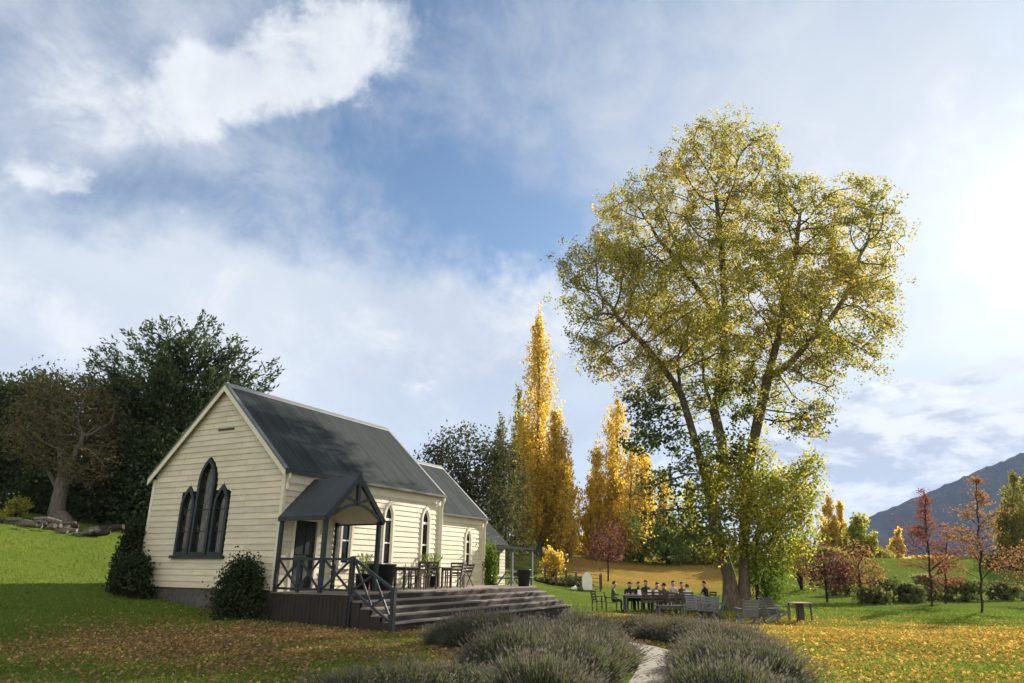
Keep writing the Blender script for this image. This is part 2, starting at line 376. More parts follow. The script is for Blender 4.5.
def colonize(attr, nodes, par, step, infl, kill, iters=200, up=0.0, jit=.15):
    P = [np.array(p, float) for p in nodes]; par = list(par)
    A = np.asarray(attr, float); arr = np.array(P)
    D = np.linalg.norm(A[:, None] - arr[None], axis=2); near = D.argmin(1); nd = D.min(1)
    nchild = {}
    for it in range(iters):
        act = nd < infl
        if not act.any(): break
        arr = np.array(P); dirs = np.zeros_like(arr); cnt = np.zeros(len(arr))
        dv = unit(A[act] - arr[near[act]]); np.add.at(dirs, near[act], dv); np.add.at(cnt, near[act], 1)
        idx = np.nonzero(cnt)[0]; new = []
        for i in idx:
            if nchild.get(i, 0) >= 3: continue
            d = dirs[i] / cnt[i] + rng.normal(size=3) * jit; d[2] += up
            l = np.linalg.norm(d)
            if l < 1e-3: continue
            new.append((i, P[i] + d / l * step)); nchild[i] = nchild.get(i, 0) + 1
        if not new: break
        base = len(P)
        for i, q in new: P.append(q); par.append(i)
        N = np.array([q for _, q in new]); D = np.linalg.norm(A[:, None] - N[None], axis=2)
        m = D.min(1); better = m < nd; near[better] = base + D.argmin(1)[better]; nd = np.minimum(nd, m)
        keep = nd > kill; A, near, nd = A[keep], near[keep], nd[keep]
        if len(A) == 0: break
    return np.array(P), np.array(par)
def pipe(P, par, tip, ex, rmax=None):
    n = len(P); acc = np.zeros(n); rad = np.zeros(n)
    for i in range(n - 1, -1, -1):
        rad[i] = tip if acc[i] == 0 else acc[i] ** (1 / ex)
        if par[i] >= 0: acc[par[i]] += rad[i] ** ex
    if rmax: # keep the tips, bring the trunk to the wanted girth
        k = math.log(rmax / tip) / math.log(max(rad.max() / tip, 1.01)); rad = tip * (rad / tip) ** k
    return rad
def branch_mesh(name, P, par, rad, minr=0.0, flare=0, sides=None):
    kids = {}
    for i, p in enumerate(par):
        if p >= 0: kids.setdefault(p, []).append(i)
    chains = []; stack = [(i, None) for i, p in enumerate(par) if p < 0]
    while stack:
        i, pr = stack.pop(); ch = [i] if pr is None else [pr, i]; rr = [rad[i]] if pr is None else [min(rad[pr], rad[i] * 1.15), rad[i]]
        while i in kids:
            k = sorted(kids[i], key=lambda j: -rad[j])
            for j in k[1:]: stack.append((j, i))
            i = k[0]; ch.append(i); rr.append(rad[i])
        if max(rr) >= minr and len(ch) > 1: chains.append((ch, rr))
    Vs = []; Fs = []; base = 0
    for ch, rr in chains:
        pts = P[ch].copy(); rr = np.array(rr)
        if len(pts) > 3 and rr[0] < .5 * rad.max(): pts[1:-1] = pts[1:-1] * .5 + (pts[:-2] + pts[2:]) * .25
        n = sides or (12 if rr[0] > .2 else 8 if rr[0] > .08 else 5 if rr[0] > .03 else 3)
        d = unit(np.gradient(pts, axis=0)); a = np.cross(d[0], [0.3, .8, .5]); a /= np.linalg.norm(a) + 1e-9
        ang = np.arange(n) * 2 * PI / n
        for k in range(len(pts)):
            a = a - d[k] * a.dot(d[k]); a /= np.linalg.norm(a) + 1e-9; b = np.cross(d[k], a)
            r = rr[k]
            Vs.append(pts[k] + r * (np.cos(ang)[:, None] * a + np.sin(ang)[:, None] * b))
        i0 = base + np.arange(len(pts) - 1)[:, None] * n; k = np.arange(n)[None]
        Fs.append(np.stack([i0 + k, i0 + (k + 1) % n, i0 + n + (k + 1) % n, i0 + n + k], -1).reshape(-1, 4)); base += len(pts) * n
    return np_mesh(name, np.concatenate(Vs), np.concatenate(Fs))
def poly_nodes(polys, step):
    """polylines sharing starts -> nodes, parents.  polys: list of (points, parent_poly, parent_index_fraction)"""
    P = []; par = []; idx = []
    for pts, pp, _ in polys:
        q = [np.array(p, float) for p in pts]; ids = []
        if pp is None: prev = -1; cur = q[0]; P.append(cur); par.append(prev); ids.append(0 if not idx else len(P) - 1)
        else:
            d = [np.linalg.norm(P[k] - q[0]) for k in idx[pp]]; ids.append(idx[pp][int(np.argmin(d))])
        for a, b in zip(q[:-1], q[1:]):
            n = max(1, int(np.linalg.norm(b - a) / step))
            for k in range(1, n + 1):
                P.append(a + (b - a) * k / n); par.append(ids[-1]); ids.append(len(P) - 1)
        idx.append(ids)
    return P, par
def tree_thing(name, base, trunk_me, crown_me, mb, mc, label, cat='tree', group=None):
    """trunk and crown meshes are in world coordinates; move them under an Empty at the base"""
    t = empty(name, base, 0, label, cat, group)
    for nm, me, m in (('trunk', trunk_me, mb), ('crown', crown_me, mc)):
        if me is None: continue
        me.transform(Matrix.Translation(-Vector(base)))
        link(nm, me, m, t, nm == 'trunk')
    return t

# ------------------------------------------------------------------ church
DK = .86
D, WID, EAVE, K, LN, LC, Q, EAVE2 = .939, 6.215, 4.477, .9417, 8.764, 13.329, .545, 3.847
OV = .15; MIDY = WID / 2
RIDGE = EAVE + (MIDY + OV) * K; RIDGE2 = EAVE2 + (MIDY - Q + OV) * K
church = empty('church', cw(0, 0, 0), CROT, 'cream weatherboard church with steep grey iron roof and dark gothic gable window', 'church')

def arch_half(w, hs, z, R):
    """half width of a pointed arch (width w, springing at hs) at height z"""
    if z <= hs: return w / 2
    dz = z - hs; h = math.sqrt(max(R * R - dz * dz, 0)) - (R - w / 2)
    return max(h, 0)
def arch_pts(w, h, R, z0=0, n=9):
    """points of a pointed arch, from bottom right up over the apex to bottom left, (s, z)"""
    hs = h - math.sqrt(R * R - (R - w / 2) ** 2); pts = [(w / 2, z0)]
    a1 = math.acos((R - w / 2) / R)
    for k in range(n): a = a1 * k / (n - 1); pts.append((w / 2 - R + R * math.cos(a), hs + R * math.sin(a)))
    return pts + [(-s, z) for s, z in pts[::-1][1:]]
def arch_ring(mb, w, h, R, t, f0, f1, place, z0=0, bottom=True):
    o = arch_pts(w + 2 * t, h + t * 1.5, R + t, z0 - (t if bottom else 0)); i = arch_pts(w, h, R, z0)
    n = len(o); vs = [place(s, z, f1) for s, z in o] + [place(s, z, f1) for s, z in i] + [place(s, z, f0) for s, z in o] + [place(s, z, f0) for s, z in i]
    fs = []
    for k in range(n if bottom else n - 1):
        k2 = (k + 1) % n
        fs += [(k, k2, n + k2, n + k), (2 * n + k2, 2 * n + k, k, k2)[::1], (n + k, n + k2, 3 * n + k2, 3 * n + k)]
    mb.add(vs, fs)
def boards(mb, s0f, s1f, z0, z1, openings, place, pitch=.19):
    """clapboards between s0f(z) and s1f(z); openings: (centre, zlow, zhigh, halfwidth function of z)"""
    z = z0
    while z < z1 - .02:
        zt = min(z + pitch, z1); segs = [((s0f(z), s0f(zt)), (s1f(z), s1f(zt)))]
        for c, zl, zh, hw in openings:
            if zt <= zl or z >= zh: continue
            A, B = hw(z), hw(zt); new = []
            for l, r in segs:
                if c + max(A, B) <= l[0] or c - max(A, B) >= r[0]: new.append((l, r)); continue
                new += [(l, (c - A, c - B)), ((c + A, c + B), r)]
            segs = new
        cut = []
        for l, r in segs:
            m_ = random.uniform(.25, .75)
            if min(r[0] - l[0], r[1] - l[1]) > 1.6: q_ = (l[0] + (r[0] - l[0]) * m_, l[0] + (r[0] - l[0]) * m_); cut += [(l, q_), ((q_[0] + .004, q_[1] + .004), r)]
            else: cut.append((l, r))
        for l, r in cut:
            if r[0] - l[0] < .01 and r[1] - l[1] < .01: continue
            r1 = max(r[1], l[1])
            mb.add([place(l[0], z, .026), place(r[0], z, .026), place(r1, zt, .004), place(l[1], zt, .004), place(l[0], z, .002), place(r[0], z, .002)],
                   [(0, 1, 2, 3), (4, 5, 1, 0)])
        z = zt
side = lambda off: (lambda s, z, f: (s, off - f, z))      # a wall facing the lawn (-y), f = outwards
gab = lambda off: (lambda s, z, f: (off - f, s, z))       # a wall facing -x (the gable)
def lancet_spec(cx, w, z0, z1, R): 
    h = z1 - z0; hs = h - math.sqrt(R * R - (R - w / 2) ** 2)
    return (cx, z0 - .05, z1 + .1, lambda z: arch_half(w + .1, hs, z - z0 - .03, R + .05))
LW, LZ0, LZ1, LR = .46, 1.66, 3.80, .62
lanc = [5.36, 7.77]; extra = 3.06
# nave side wall, with the doorway and the window under the porch cut out
mb = MB(); pl = side(0)
ops = [lancet_spec(c, LW, LZ0, LZ1, LR) for c in lanc] + [(1.12, D - .1, D + 2.08, lambda z: .50), lancet_spec(extra, LW, LZ0, LZ1, LR)]
boards(mb, lambda z: .07, lambda z: LN - .07, D - .14, EAVE - .1, ops, pl)
mb.build('side_wall', M['cream'], church)
# gable wall
GW = dict(cy=3.47, z0=1.88)
mb = MB(); pg = gab(0)
glights = [(3.47, .80, 1.94, 4.98, 1.05), (4.27, .66, 1.94, 4.06, .90), (2.67, .66, 1.94, 4.06, .90)]
gops = [(3.47, 1.86, 3.75, lambda z: 1.17), ] + [(3.47, 3.75, 5.1, lambda z: arch_half(.96, 4.98 - 1.94 - math.sqrt(1.05 ** 2 - .65 ** 2), z - 1.94, 1.12))]
for c, w, z0, z1, R in glights[1:]:
    hs = (z1 - z0) - math.sqrt(R * R - (R - w / 2) ** 2)
    gops.append((c, 3.75, 4.2, lambda z, w=w, hs=hs, R=R, z0=z0: arch_half(w + .12, hs, z - z0, R + .06)))
boards(mb, lambda z: max(.07, (z - RIDGE + .05) / K + MIDY), lambda z: min(WID - .07, (RIDGE - .05 - z) / K + MIDY), D - .04, RIDGE - .12, gops, pg)
mb.build('gable_wall', M['cream'], church)
# far walls (plain boards), chancel walls
mb = MB(); boards(mb, lambda z: 0, lambda z: LN, .5, EAVE - .1, [], lambda s, z, f: (s, WID + f, z)); mb.build('side_wall', M['cream'], church)
mb = MB(); boards(mb, lambda z: max(.07, (z - RIDGE + .05) / K + MIDY), lambda z: min(WID - .07, (RIDGE - .05 - z) / K + MIDY), .8, RIDGE - .12, [], lambda s, z, f: (LN + f, s, z)); mb.build('gable_wall', M['cream'], church)
mb = MB(); pc = side(Q); c3 = 12.0
boards(mb, lambda z: LN + .02, lambda z: LC - .07, .62, EAVE2 - .1, [lancet_spec(c3, .42, 1.6, 3.2, .58), lancet_spec(9.45, .42, 1.6, 3.2, .58)], pc); mb.build('chancel_wall', M['cream'], church)
mb = MB(); boards(mb, lambda z: max(Q, (z - RIDGE2 + .05) / K + MIDY), lambda z: min(WID - Q, (RIDGE2 - .05 - z) / K + MIDY), .5, RIDGE2 - .12, [], lambda s, z, f: (LC + f, s, z)); mb.build('chancel_wall', M['cream'], church)
# corner boards, cornices
for q in ((-.035, .09, -.035, .085, D - .06, EAVE - .05), (-.035, .09, WID - .085, WID + .035, D - .06, EAVE - .05), (LN - .09, LN + .035, -.035, .085, .75, EAVE - .05), (LC - .09, LC + .035, Q - .035, Q + .085, .5, EAVE2 - .05)):
    mb = MB(); mb.box(*q); mb.build('corner_board', M['trim'], church)
mb = MB()
mb.box(0.09, LN - .09, -.045, .0, EAVE - .40, EAVE - .13); mb.box(.02, LN + .1, -.085, .0, EAVE - .128, EAVE - .05)
mb.box(LN + .03, LC - .09, Q - .045, Q, EAVE2 - .36, EAVE2 - .12); mb.box(LN + .04, LC + .1, Q - .085, Q, EAVE2 - .118, EAVE2 - .05)
mb.build('cornice', M['trim'], church)
# foundations
mb = MB(); mb.box(.03, LN, .03, WID - .03, -.6, D - .03); mb.box(LN, LC - .03, Q + .03, WID - Q - .03, -.6, .62); mb.build('foundation', M['stone'], church)
# roofs
def gable_roof(x0, x1, y0, y1, zr, ze, th, parent, name='roof', mb=None, mt=None):
    ym = (y0 + y1) / 2; b = MB()
    for sgn, ye in ((-1, y0), (1, y1)):
        b.hexa([(x0, ye, ze - th), (x1, ye, ze - th), (x1, ym, zr - th), (x0, ym, zr - th), (x0, ye, ze), (x1, ye, ze), (x1, ym, zr), (x0, ym, zr)])
    return b.build(name, mt or M['roof'], parent)
r1 = gable_roof(-OV, LN + OV, -OV, WID + OV, RIDGE, EAVE, .05, church)
r2 = gable_roof(LN + OV + .003, LC + OV, Q - OV, WID - Q + OV, RIDGE2, EAVE2, .05, church)
for r, x0, x1, zr in ((r1, -OV - .01, LN + OV + .01, RIDGE), (r2, LN + OV + .01, LC + OV + .01, RIDGE2)):
    b = MB(); b.hexa([(x0, MIDY - .16, zr - .13), (x1, MIDY - .16, zr - .13), (x1, MIDY, zr + .0), (x0, MIDY, zr + .0), (x0, MIDY - .15, zr - .10), (x1, MIDY - .15, zr - .10), (x1, MIDY, zr + .045), (x0, MIDY, zr + .045)])
    b.hexa([(x0, MIDY + .16, zr - .13), (x1, MIDY + .16, zr - .13), (x1, MIDY + .001, zr + .0), (x0, MIDY + .001, zr + .0), (x0, MIDY + .15, zr - .10), (x1, MIDY + .15, zr - .10), (x1, MIDY + .001, zr + .045), (x0, MIDY + .001, zr + .045)])
    b.build('ridge_cap', M['ridge'], r)
# bargeboards (cream, with a metal flashing strip on the verge) and gutters
def barge(x, y0, y1, zr, ze, mts, parent, w=.035, h=.2, name='bargeboard'):
    ym = (y0 + y1) / 2; b = MB()
    for ye in (y0, y1):
        b.hexa([(x - w, ye, ze - h - .055), (x, ye, ze - h - .055), (x, ym, zr - h - .055), (x - w, ym, zr - h - .055), (x - w, ye, ze - .055), (x, ye, ze - .055), (x, ym, zr - .055), (x - w, ym, zr - .055)])
    b.build(name, mts, parent)
def flash(x, y0, y1, zr, ze, parent, w=.13):
    ym = (y0 + y1) / 2; b = MB()
    for ye in (y0, y1):
        b.hexa([(x - .03, ye, ze - .05), (x + w, ye, ze - .05), (x + w, ym, zr - .05), (x - .03, ym, zr - .05), (x - .03, ye, ze + .022), (x + w, ye, ze + .022), (x + w, ym, zr + .022), (x - .03, ym, zr + .022)])
    b.build('verge_flashing', M['ridge'], parent)
for x, y0, y1, zr, ze in ((-OV - .004, -OV, WID + OV, RIDGE, EAVE), (LN + OV + .04, -OV, WID + OV, RIDGE, EAVE), (LC + OV + .04, Q - OV, WID - Q + OV, RIDGE2, EAVE2)):
    barge(x, y0, y1, zr, ze, M['trim'], church)
flash(-OV - .02, -OV, WID + OV, RIDGE, EAVE, r1); flash(LN + OV - .09, -OV, WID + OV, RIDGE, EAVE, r1, .12); flash(LC + OV - .09, Q - OV, WID - Q + OV, RIDGE2, EAVE2, r2, .12)
mb = MB(); mb.box(-OV, LN + OV, -OV - .10, -OV - .003, EAVE - .12, EAVE - .03); mb.build('gutter', M['dark'], church)
mb = MB(); mb.box(LN + OV + .08, LC + OV, Q - OV - .10, Q - OV - .003, EAVE2 - .12, EAVE2 - .03); mb.build('gutter', M['dark'], church)
# eave bracket and downpipes
mb = MB(); mb.tube([(.02, -.17, EAVE - .12), (.02, -.17, EAVE - .28), (.05, -.08, EAVE - .42), (.05, -.08, EAVE - .62)], [.045] * 4, 8); mb.build('downpipe', M['trim'], church)
mb = MB(); mb.tube([(LN - .02, -.20, EAVE - .12), (LN + .02, -.16, EAVE - .3), (LN + .08, -.06, EAVE - .5), (LN + .08, -.06, .8)], [.045] * 4, 8); mb.build('downpipe', M['trim'], church)
mb = MB(); mb.tube([(LC + .02, Q - .20, EAVE2 - .1), (LC + .05, Q - .08, EAVE2 - .45), (LC + .05, Q - .08, .7)], [.045] * 3, 8); mb.build('downpipe', M['trim'], church)
# lancet windows: frame, pane, glazing bars
def lancet(cx, w, z0, z1, R, off, ft=.09):
    pl0 = side(off); h = z1 - z0
    place = lambda s, z, f: pl0(cx + s, z0 + z, f)
    b = MB(); arch_ring(b, w, h, R, ft, -.1, .05, place)
    b.hexa([place(-w / 2 - ft - .05, -ft - .06, .0), place(w / 2 + ft + .05, -ft - .06, .0), place(w / 2 + ft + .05, -ft - .06, .1), place(-w / 2 - ft - .05, -ft - .06, .1),
            place(-w / 2 - ft - .05, -ft, .0), place(w / 2 + ft + .05, -ft, .0), place(w / 2 + ft + .05, -ft, .09), place(-w / 2 - ft - .05, -ft, .09)])
    f = b.build('window', M['trim'], church)
    b = MB(); p = arch_pts(w + .02, h + .01, R, -.01); b.add([place(s, z, -.06) for s, z in p], [tuple(range(len(p)))]); b.build('pane', M['glass'], f)
    b = MB(); hs = h - math.sqrt(R * R - (R - w / 2) ** 2)
    for z, t in ((hs - .05, .09), (h * .36, .05)):
        b.hexa([place(-w / 2, z - t / 2, -.055), place(w / 2, z - t / 2, -.055), place(w / 2, z - t / 2, -.005), place(-w / 2, z - t / 2, -.005), place(-w / 2, z + t / 2, -.055), place(w / 2, z + t / 2, -.055), place(w / 2, z + t / 2, -.005), place(-w / 2, z + t / 2, -.005)])
    i = arch_pts(w - .10, h - .09, R - .05, .05); o = arch_pts(w, h, R, 0); n = len(i)
    b.add([place(s, z, -.02) for s, z in o] + [place(s, z, -.02) for s, z in i], [(k, (k + 1) % n, n + (k + 1) % n, n + k) for k in range(n)])
    b.build('sash', M['white'], f)
for c in lanc: lancet(c, LW, LZ0, LZ1, LR, 0)
lancet(extra, LW, LZ0, LZ1, LR, 0)
lancet(c3, .42, 1.6, 3.2, .58, Q); lancet(9.45, .42, 1.6, 3.2, .58, Q)
# the triple gable window
b = MB()
for k, (cy, w, z0, z1, R) in enumerate(glights):
    arch_ring(b, w - .2, z1 - z0 - .15, R - .1, .1, -.1, .07 + .012 * (k == 0), lambda s, z, f, cy=cy, z0=z0: pg(cy - s, z0 + .05 + z, f))
b.box(-.12, .02, 3.47 - 1.25, 3.47 + 1.25, 1.79, 1.885)
gw = b.build('gable_window', M['dark'], church)
for cy, w, z0, z1, R in glights:
    p = arch_pts(w - .16, z1 - z0 - .12, R - .1, 0); b = MB()
    b.add([pg(cy - s, z0 + .03 + z, -.05) for s, z in p], [tuple(range(len(p)))]); pn = b.build('pane', M['leaded'], gw)
    for z in (z0 + .7, z0 + 1.4): b = MB(); b.box(.015, .045, cy - w / 2 + .1, cy + w / 2 - .1, z - .015, z + .015); b.build('glazing_bar', M['dark'], gw)
# vent slot boards in the gable
b = MB(); b.box(-.045, -.005, 2.55, 3.3, 5.93, 5.99); b.build('gable_vent', M['dark'], church)
# door
b = MB(); pl = side(0)
b.box(.64, 1.60, .03, .07, DK, D + 2.02)
M['door'] = simple('black_green_door_paint', (.010, .014, .015), (.018, .023, .024), 4, .5, bmp=.05)
door = b.build('door', M['door'], church)
b = MB()
for x0, x1, z0, z1 in ((.74, 1.07, .2, .85), (1.17, 1.50, .2, .85), (.74, 1.07, 1.0, 1.9), (1.17, 1.50, 1.0, 1.9)): b.box(x0, x1, .012, .028, D + z0, D + z1)
b.build('door_panel', M['door'], door)
b = MB(); b.tube([(1.53, .03, D + 1.0), (1.53, -.04, D + 1.0)], [.02, .03], 8); b.build('handle', M['ridge'], door)
b = MB(); b.box(.52, .64, -.045, .08, DK, D + 2.14); b.box(1.60, 1.72, -.045, .08, DK, D + 2.14); b.box(.64, 1.60, -.045, .08, D + 2.02, D + 2.14); b.build('door_frame', M['trim'], church)
# porch
PX0, PX1, PD, PE = -.115, 2.569, 1.935, 3.017; PXC = (PX0 + PX1) / 2; PR = PE + (PX1 - PXC) * K
b = MB()
for xe in (PX0, PX1):
    b.hexa([(xe, -PD, PE - .05), (xe, -.028, PE - .05), (PXC, -.028, PR - .05), (PXC, -PD, PR - .05), (xe, -PD, PE), (xe, -.028, PE), (PXC, -.028, PR), (PXC, -PD, PR)])
def proof_mat():
    m, nt, out = mat('porch_roof_iron')
    tc = nt.nodes.new('ShaderNodeTexCoord'); w = nt.nodes.new('ShaderNodeTexWave'); w.bands_direction = 'Y'; w.inputs['Scale'].default_value = 2.05
    nt.links.new(tc.outputs['Object'], w.inputs['Vector'])
    principled(nt, out, ramp(nt, noise(nt, .8, 5), [(.3, (.030, .037, .043)), (.7, (.050, .058, .064))]), .7, bump(nt, w.outputs['Fac'], .5, .03), .35); return m
M['proof'] = proof_mat()
pr = b.build('porch_roof', M['proof'], church)
b = MB()
for xe in (PX0, PX1):
    sg = 1 if xe < PXC else -1
    b.hexa([(xe + .06 * sg, -PD + .08, PE - .09), (xe + .06 * sg, -.03, PE - .09), (PXC, -.03, PR - .15), (PXC, -PD + .08, PR - .15), (xe + .06 * sg, -PD + .08, PE - .055), (xe + .06 * sg, -.03, PE - .055), (PXC, -.03, PR - .115), (PXC, -PD + .08, PR - .115)])
b.build('porch_ceiling', M['trim'], church)
b = MB()
for xe in (PX0 - .02, PX1 + .02): b.bar((xe, -PD - .02, PE - .08), (PXC, -PD - .02, PR - .04), .05, .17)
b.bar((PX0, -PD - .03, PE - .07), (PX0, -.03, PE - .07), .05, .13); b.bar((PX1, -PD - .03, PE - .07), (PX1, -.03, PE - .07), .05, .13)
b.build('porch_bargeboard', M['dark'], church)
b = MB(); b.box(PXC - .06, PXC + .06, -PD - .05, -PD + .05, PE + .38, PR + .12)
b.bar((PXC, -PD, PE + .45), (PXC - .62, -PD, PE + .62), .06, .09); b.bar((PXC, -PD, PE + .45), (PXC + .62, -PD, PE + .62), .06, .09)
pts = [(PXC - 1.2 + .2 * k, -PD, PE - .02 + .42 * math.sin(min(1, k / 6) * PI / 2)) for k in range(7)]
for a_, b_ in zip(pts[:-1], pts[1:]): b.bar(a_, b_, .05, .08)
for a_, b_ in zip(pts[:-1], pts[1:]): b.bar((2 * PXC - a_[0], a_[1], a_[2]), (2 * PXC - b_[0], b_[1], b_[2]), .05, .08)
b.build('porch_truss', M['dark'], church)
for x, y, t in ((PX0 + .1, -PD + .1, .115), (PX1 - .1, -PD + .1, .115), (PX0 + .1, -.09, .10), (PX1 - .1, -.09, .10)):
    b = MB(); b.box(x - t / 2, x + t / 2, y - t / 2, y + t / 2, DK, PE - .05); b.build('porch_post', M['dark'], church)

# ------------------------------------------------------------------ deck with steps and balustrade
deck = empty('timber_deck', cw(0, 0, 0), CROT, 'weathered timber deck with broad front steps and dark cross-braced balustrade', 'deck')
YE = -2.95; XE = 12.0; XS = PX0 + .1
b = MB()
y = -.03
while y > YE:
    b.box(XS - .08, XE, max(y - .135, YE), y, DK - .035, DK - .0 + random.uniform(-.002, .002)); y -= .141
b.build('deck_boards', M['deck'], deck)
M['skirt'] = plank_mat('dark_deck_skirting', (.016, .014, .013), (.055, .046, .039))
b = MB(); yy_ = YE + .01
while yy_ < -.1: b.box(XS - .10 + random.uniform(-.004, .004), XS - .065, yy_, min(yy_ + .135, -.05), -.3, DK - .04 - random.uniform(0, .01)); yy_ += .147
b.box(XS - .06, XS + .1, -2.9, -.1, -.3, DK - .06)
b.build('deck_skirt', M['skirt'], deck)
NS = 4; RISE = DK / (NS + 1); TREAD = .36
for i in range(NS):
    z = DK - RISE * (i + 1); y0 = YE - TREAD * i; xe = XE + .06 * (i + 1)
    b = MB(); b.box(XS + .04, xe, y0 - TREAD - .03, y0 - .004, z - .045, z)
    b.m = 1; b.box(XS + .06, xe - .03, y0 - .045, y0 - .006, z, z + RISE - .047 if i else DK - .04)
    b.m = 0; b.box(XE + .06 * i + .002, xe, y0 + .0, -.6, z - .046, z - .001)
    b.box(XE + .06 * i - .03, XE + .06 * i - .002, YE + .1, -.6, z, z + RISE - .05)
    b.m = 1; b.box(XS + .015, XS + .038, y0 - TREAD + .01, y0 - .004, -.3, z - .05)
    st = b.build('step', [M['deck'], M['skirt']], deck)
b = MB(); b.box(XS + .06, XE + .06 * NS - .03, YE - TREAD * NS + .02, YE - TREAD * NS + .05, -.35, RISE - .047); b.box(XS + .03, XS + .055, YE - TREAD * NS + .04, YE, -.3, RISE); b.build('step_riser', M['skirt'], deck)
# balustrade
def rail_panel(mb, a, b_, za, zb, n):
    a, b_ = Vector(a), Vector(b_)
    for k in range(n):
        p = a.lerp(b_, k / n); q = a.lerp(b_, (k + 1) / n)
        lo0, hi0 = za; z = lambda v, dz: (v.x, v.y, v.z + dz)
        mb.bar(z(p, lo0), z(q, hi0), .04, .06); mb.bar(z(p, hi0), z(q, lo0), .038, .058)
    for dz, h in ((za[0], .06), (za[1], .07)): mb.bar((a.x, a.y, a.z + dz), (b_.x, b_.y, b_.z + dz), .07, h)
XR = XS
for i, (y0, y1, n) in enumerate(((-.14, -PD + .16, 2), (-PD + .04, YE + .05, 1))):
    b = MB(); rail_panel(b, (XR, y0, DK), (XR, y1, DK), (.10, .93), None, n); b.build('rail', M['dark'], deck)
b = MB(); b.box(XR - .06, XR + .06, YE - .06, YE + .06, -.2, DK + 1.0); b.build('rail_post', M['dark'], deck); b = MB(); b.box(XR - .045, XR + .045, (-PD - .0) / 2 - .04, (-PD) / 2 + .04, DK, DK + .9); b.build('rail_post', M['dark'], deck)
yb = YE - TREAD * NS - .05
b = MB(); rail_panel(b, (XR, YE - .06, DK), (XR, yb, .06), (.10, .93), None, 2); b.build('stair_rail', M['dark'], deck)
b = MB(); b.box(XR - .06, XR + .06, yb - .06, yb + .06, -.2, 1.06); b.build('rail_post', M['dark'], deck)

# ------------------------------------------------------------------ annex with veranda behind the chancel
annex = empty('veranda_annex', cw(0, 0, 0), CROT, 'low grey-roofed annex with flat veranda roof on slim posts beyond the church', 'building')
AX0, AX1, AY0, AY1, AF, AE = 15.5, 22.0, 4.0, 9.6, .75, 2.85
b = MB(); boards(b, lambda z: AX0, lambda z: AX1, AF - .2, AE, [], side(AY0)); boards(b, lambda z: AY0, lambda z: AY1, AF - .2, AE, [], lambda s, z, f: (AX1 + f, s, z)); boards(b, lambda z: AY0, lambda z: AY1, AF - .2, AE, [], gab(AX0))
b.build('wall', M['cream'], annex)
b = MB(); zr = AE + 2.05; ym = (AY0 + AY1) / 2
zr = AE + 2.85; vs = [(AX0 - .2, AY0 - .2, AE), (AX1 + .2, AY0 - .2, AE), (AX1 + .2, AY1 + .2, AE), (AX0 - .2, AY1 + .2, AE), (AX0 - .2, ym, zr), (AX1 + .2, ym, zr)]
b.add(vs, [(0, 1, 5, 4), (1, 2, 5), (2, 3, 4, 5), (3, 0, 4), (0, 3, 2, 1)]); b.build('roof', M['roof'], annex)
VY = 2.1
b = MB(); b.hexa([(AX0 + .5, VY, AE - .26), (AX1 + .3, VY, AE - .26), (AX1 + .3, AY0 - .05, AE - .08), (AX0 + .5, AY0 - .05, AE - .08), (AX0 + .5, VY, AE - .16), (AX1 + .3, VY, AE - .16), (AX1 + .3, AY0 - .05, AE - .03), (AX0 + .5, AY0 - .05, AE - .03)])
b.build('veranda_roof', M['roof'], annex)
for x in (AX0 + 1.6, 19.6, AX1 + .1):
    b = MB(); b.box(x - .06, x + .06, VY + .1, VY + .22, .0, AE - .24); b.build('veranda_post', M['greywood'], annex)
for x in (18.2, 20.8):
    b = MB(); pl2 = side(AY0); b.box(x - .5, x + .5, AY0 - .06, AY0 - .03, AF + .4, AF + 1.8); w = b.build('window', M['white'], annex)
    b = MB(); b.box(x - .42, x - .02, AY0 - .075, AY0 - .062, AF + .48, AF + 1.72); b.box(x + .02, x + .42, AY0 - .075, AY0 - .062, AF + .48, AF + 1.72); b.build('pane', M['glass'], w)
b = MB(); b.box(AX0 + .3, AX1 + .3, VY, AY0 - .03, -.3, AF - .1); b.build('veranda_floor', M['deck'], annex)

# ------------------------------------------------------------------ furniture
def make_chair(name, label, m, group=None, slats=4):
    t = empty(name, (0, 0, 0), 0, label, 'chair', group)      # faces +y
    b = MB()
    for k in range(5): b.box(-.25, .25, -.24 + k * .10, -.24 + k * .10 + .085, .42, .445)
    b.build('seat', m, t)
    b = MB(); b.bar((-.25, -.25, .40), (-.25, -.34, .92), .05, .035, (1, 0, 0)); b.bar((.25, -.25, .40), (.25, -.34, .92), .05, .035, (1, 0, 0))
    for k in range(slats): z = .52 + k * .36 / (slats - 1); y = -.25 - .09 * (z - .4) / .52; b.box(-.235, .235, y - .012, y + .012, z - .035, z + .04)
    b.build('backrest', m, t)
    for sx in (-1, 1):
        b = MB(); b.bar((sx * .26, -.26, 0), (sx * .26, -.25, .43), .045, .045, (0, 1, 0)); b.build('leg', m, t)
        b = MB(); b.bar((sx * .26, .25, 0), (sx * .26, .25, .64), .045, .045, (0, 1, 0)); b.build('leg', m, t)
        b = MB(); b.bar((sx * .265, -.29, .655), (sx * .265, .30, .655), .055, .025); b.build('armrest', m, t)
    return t
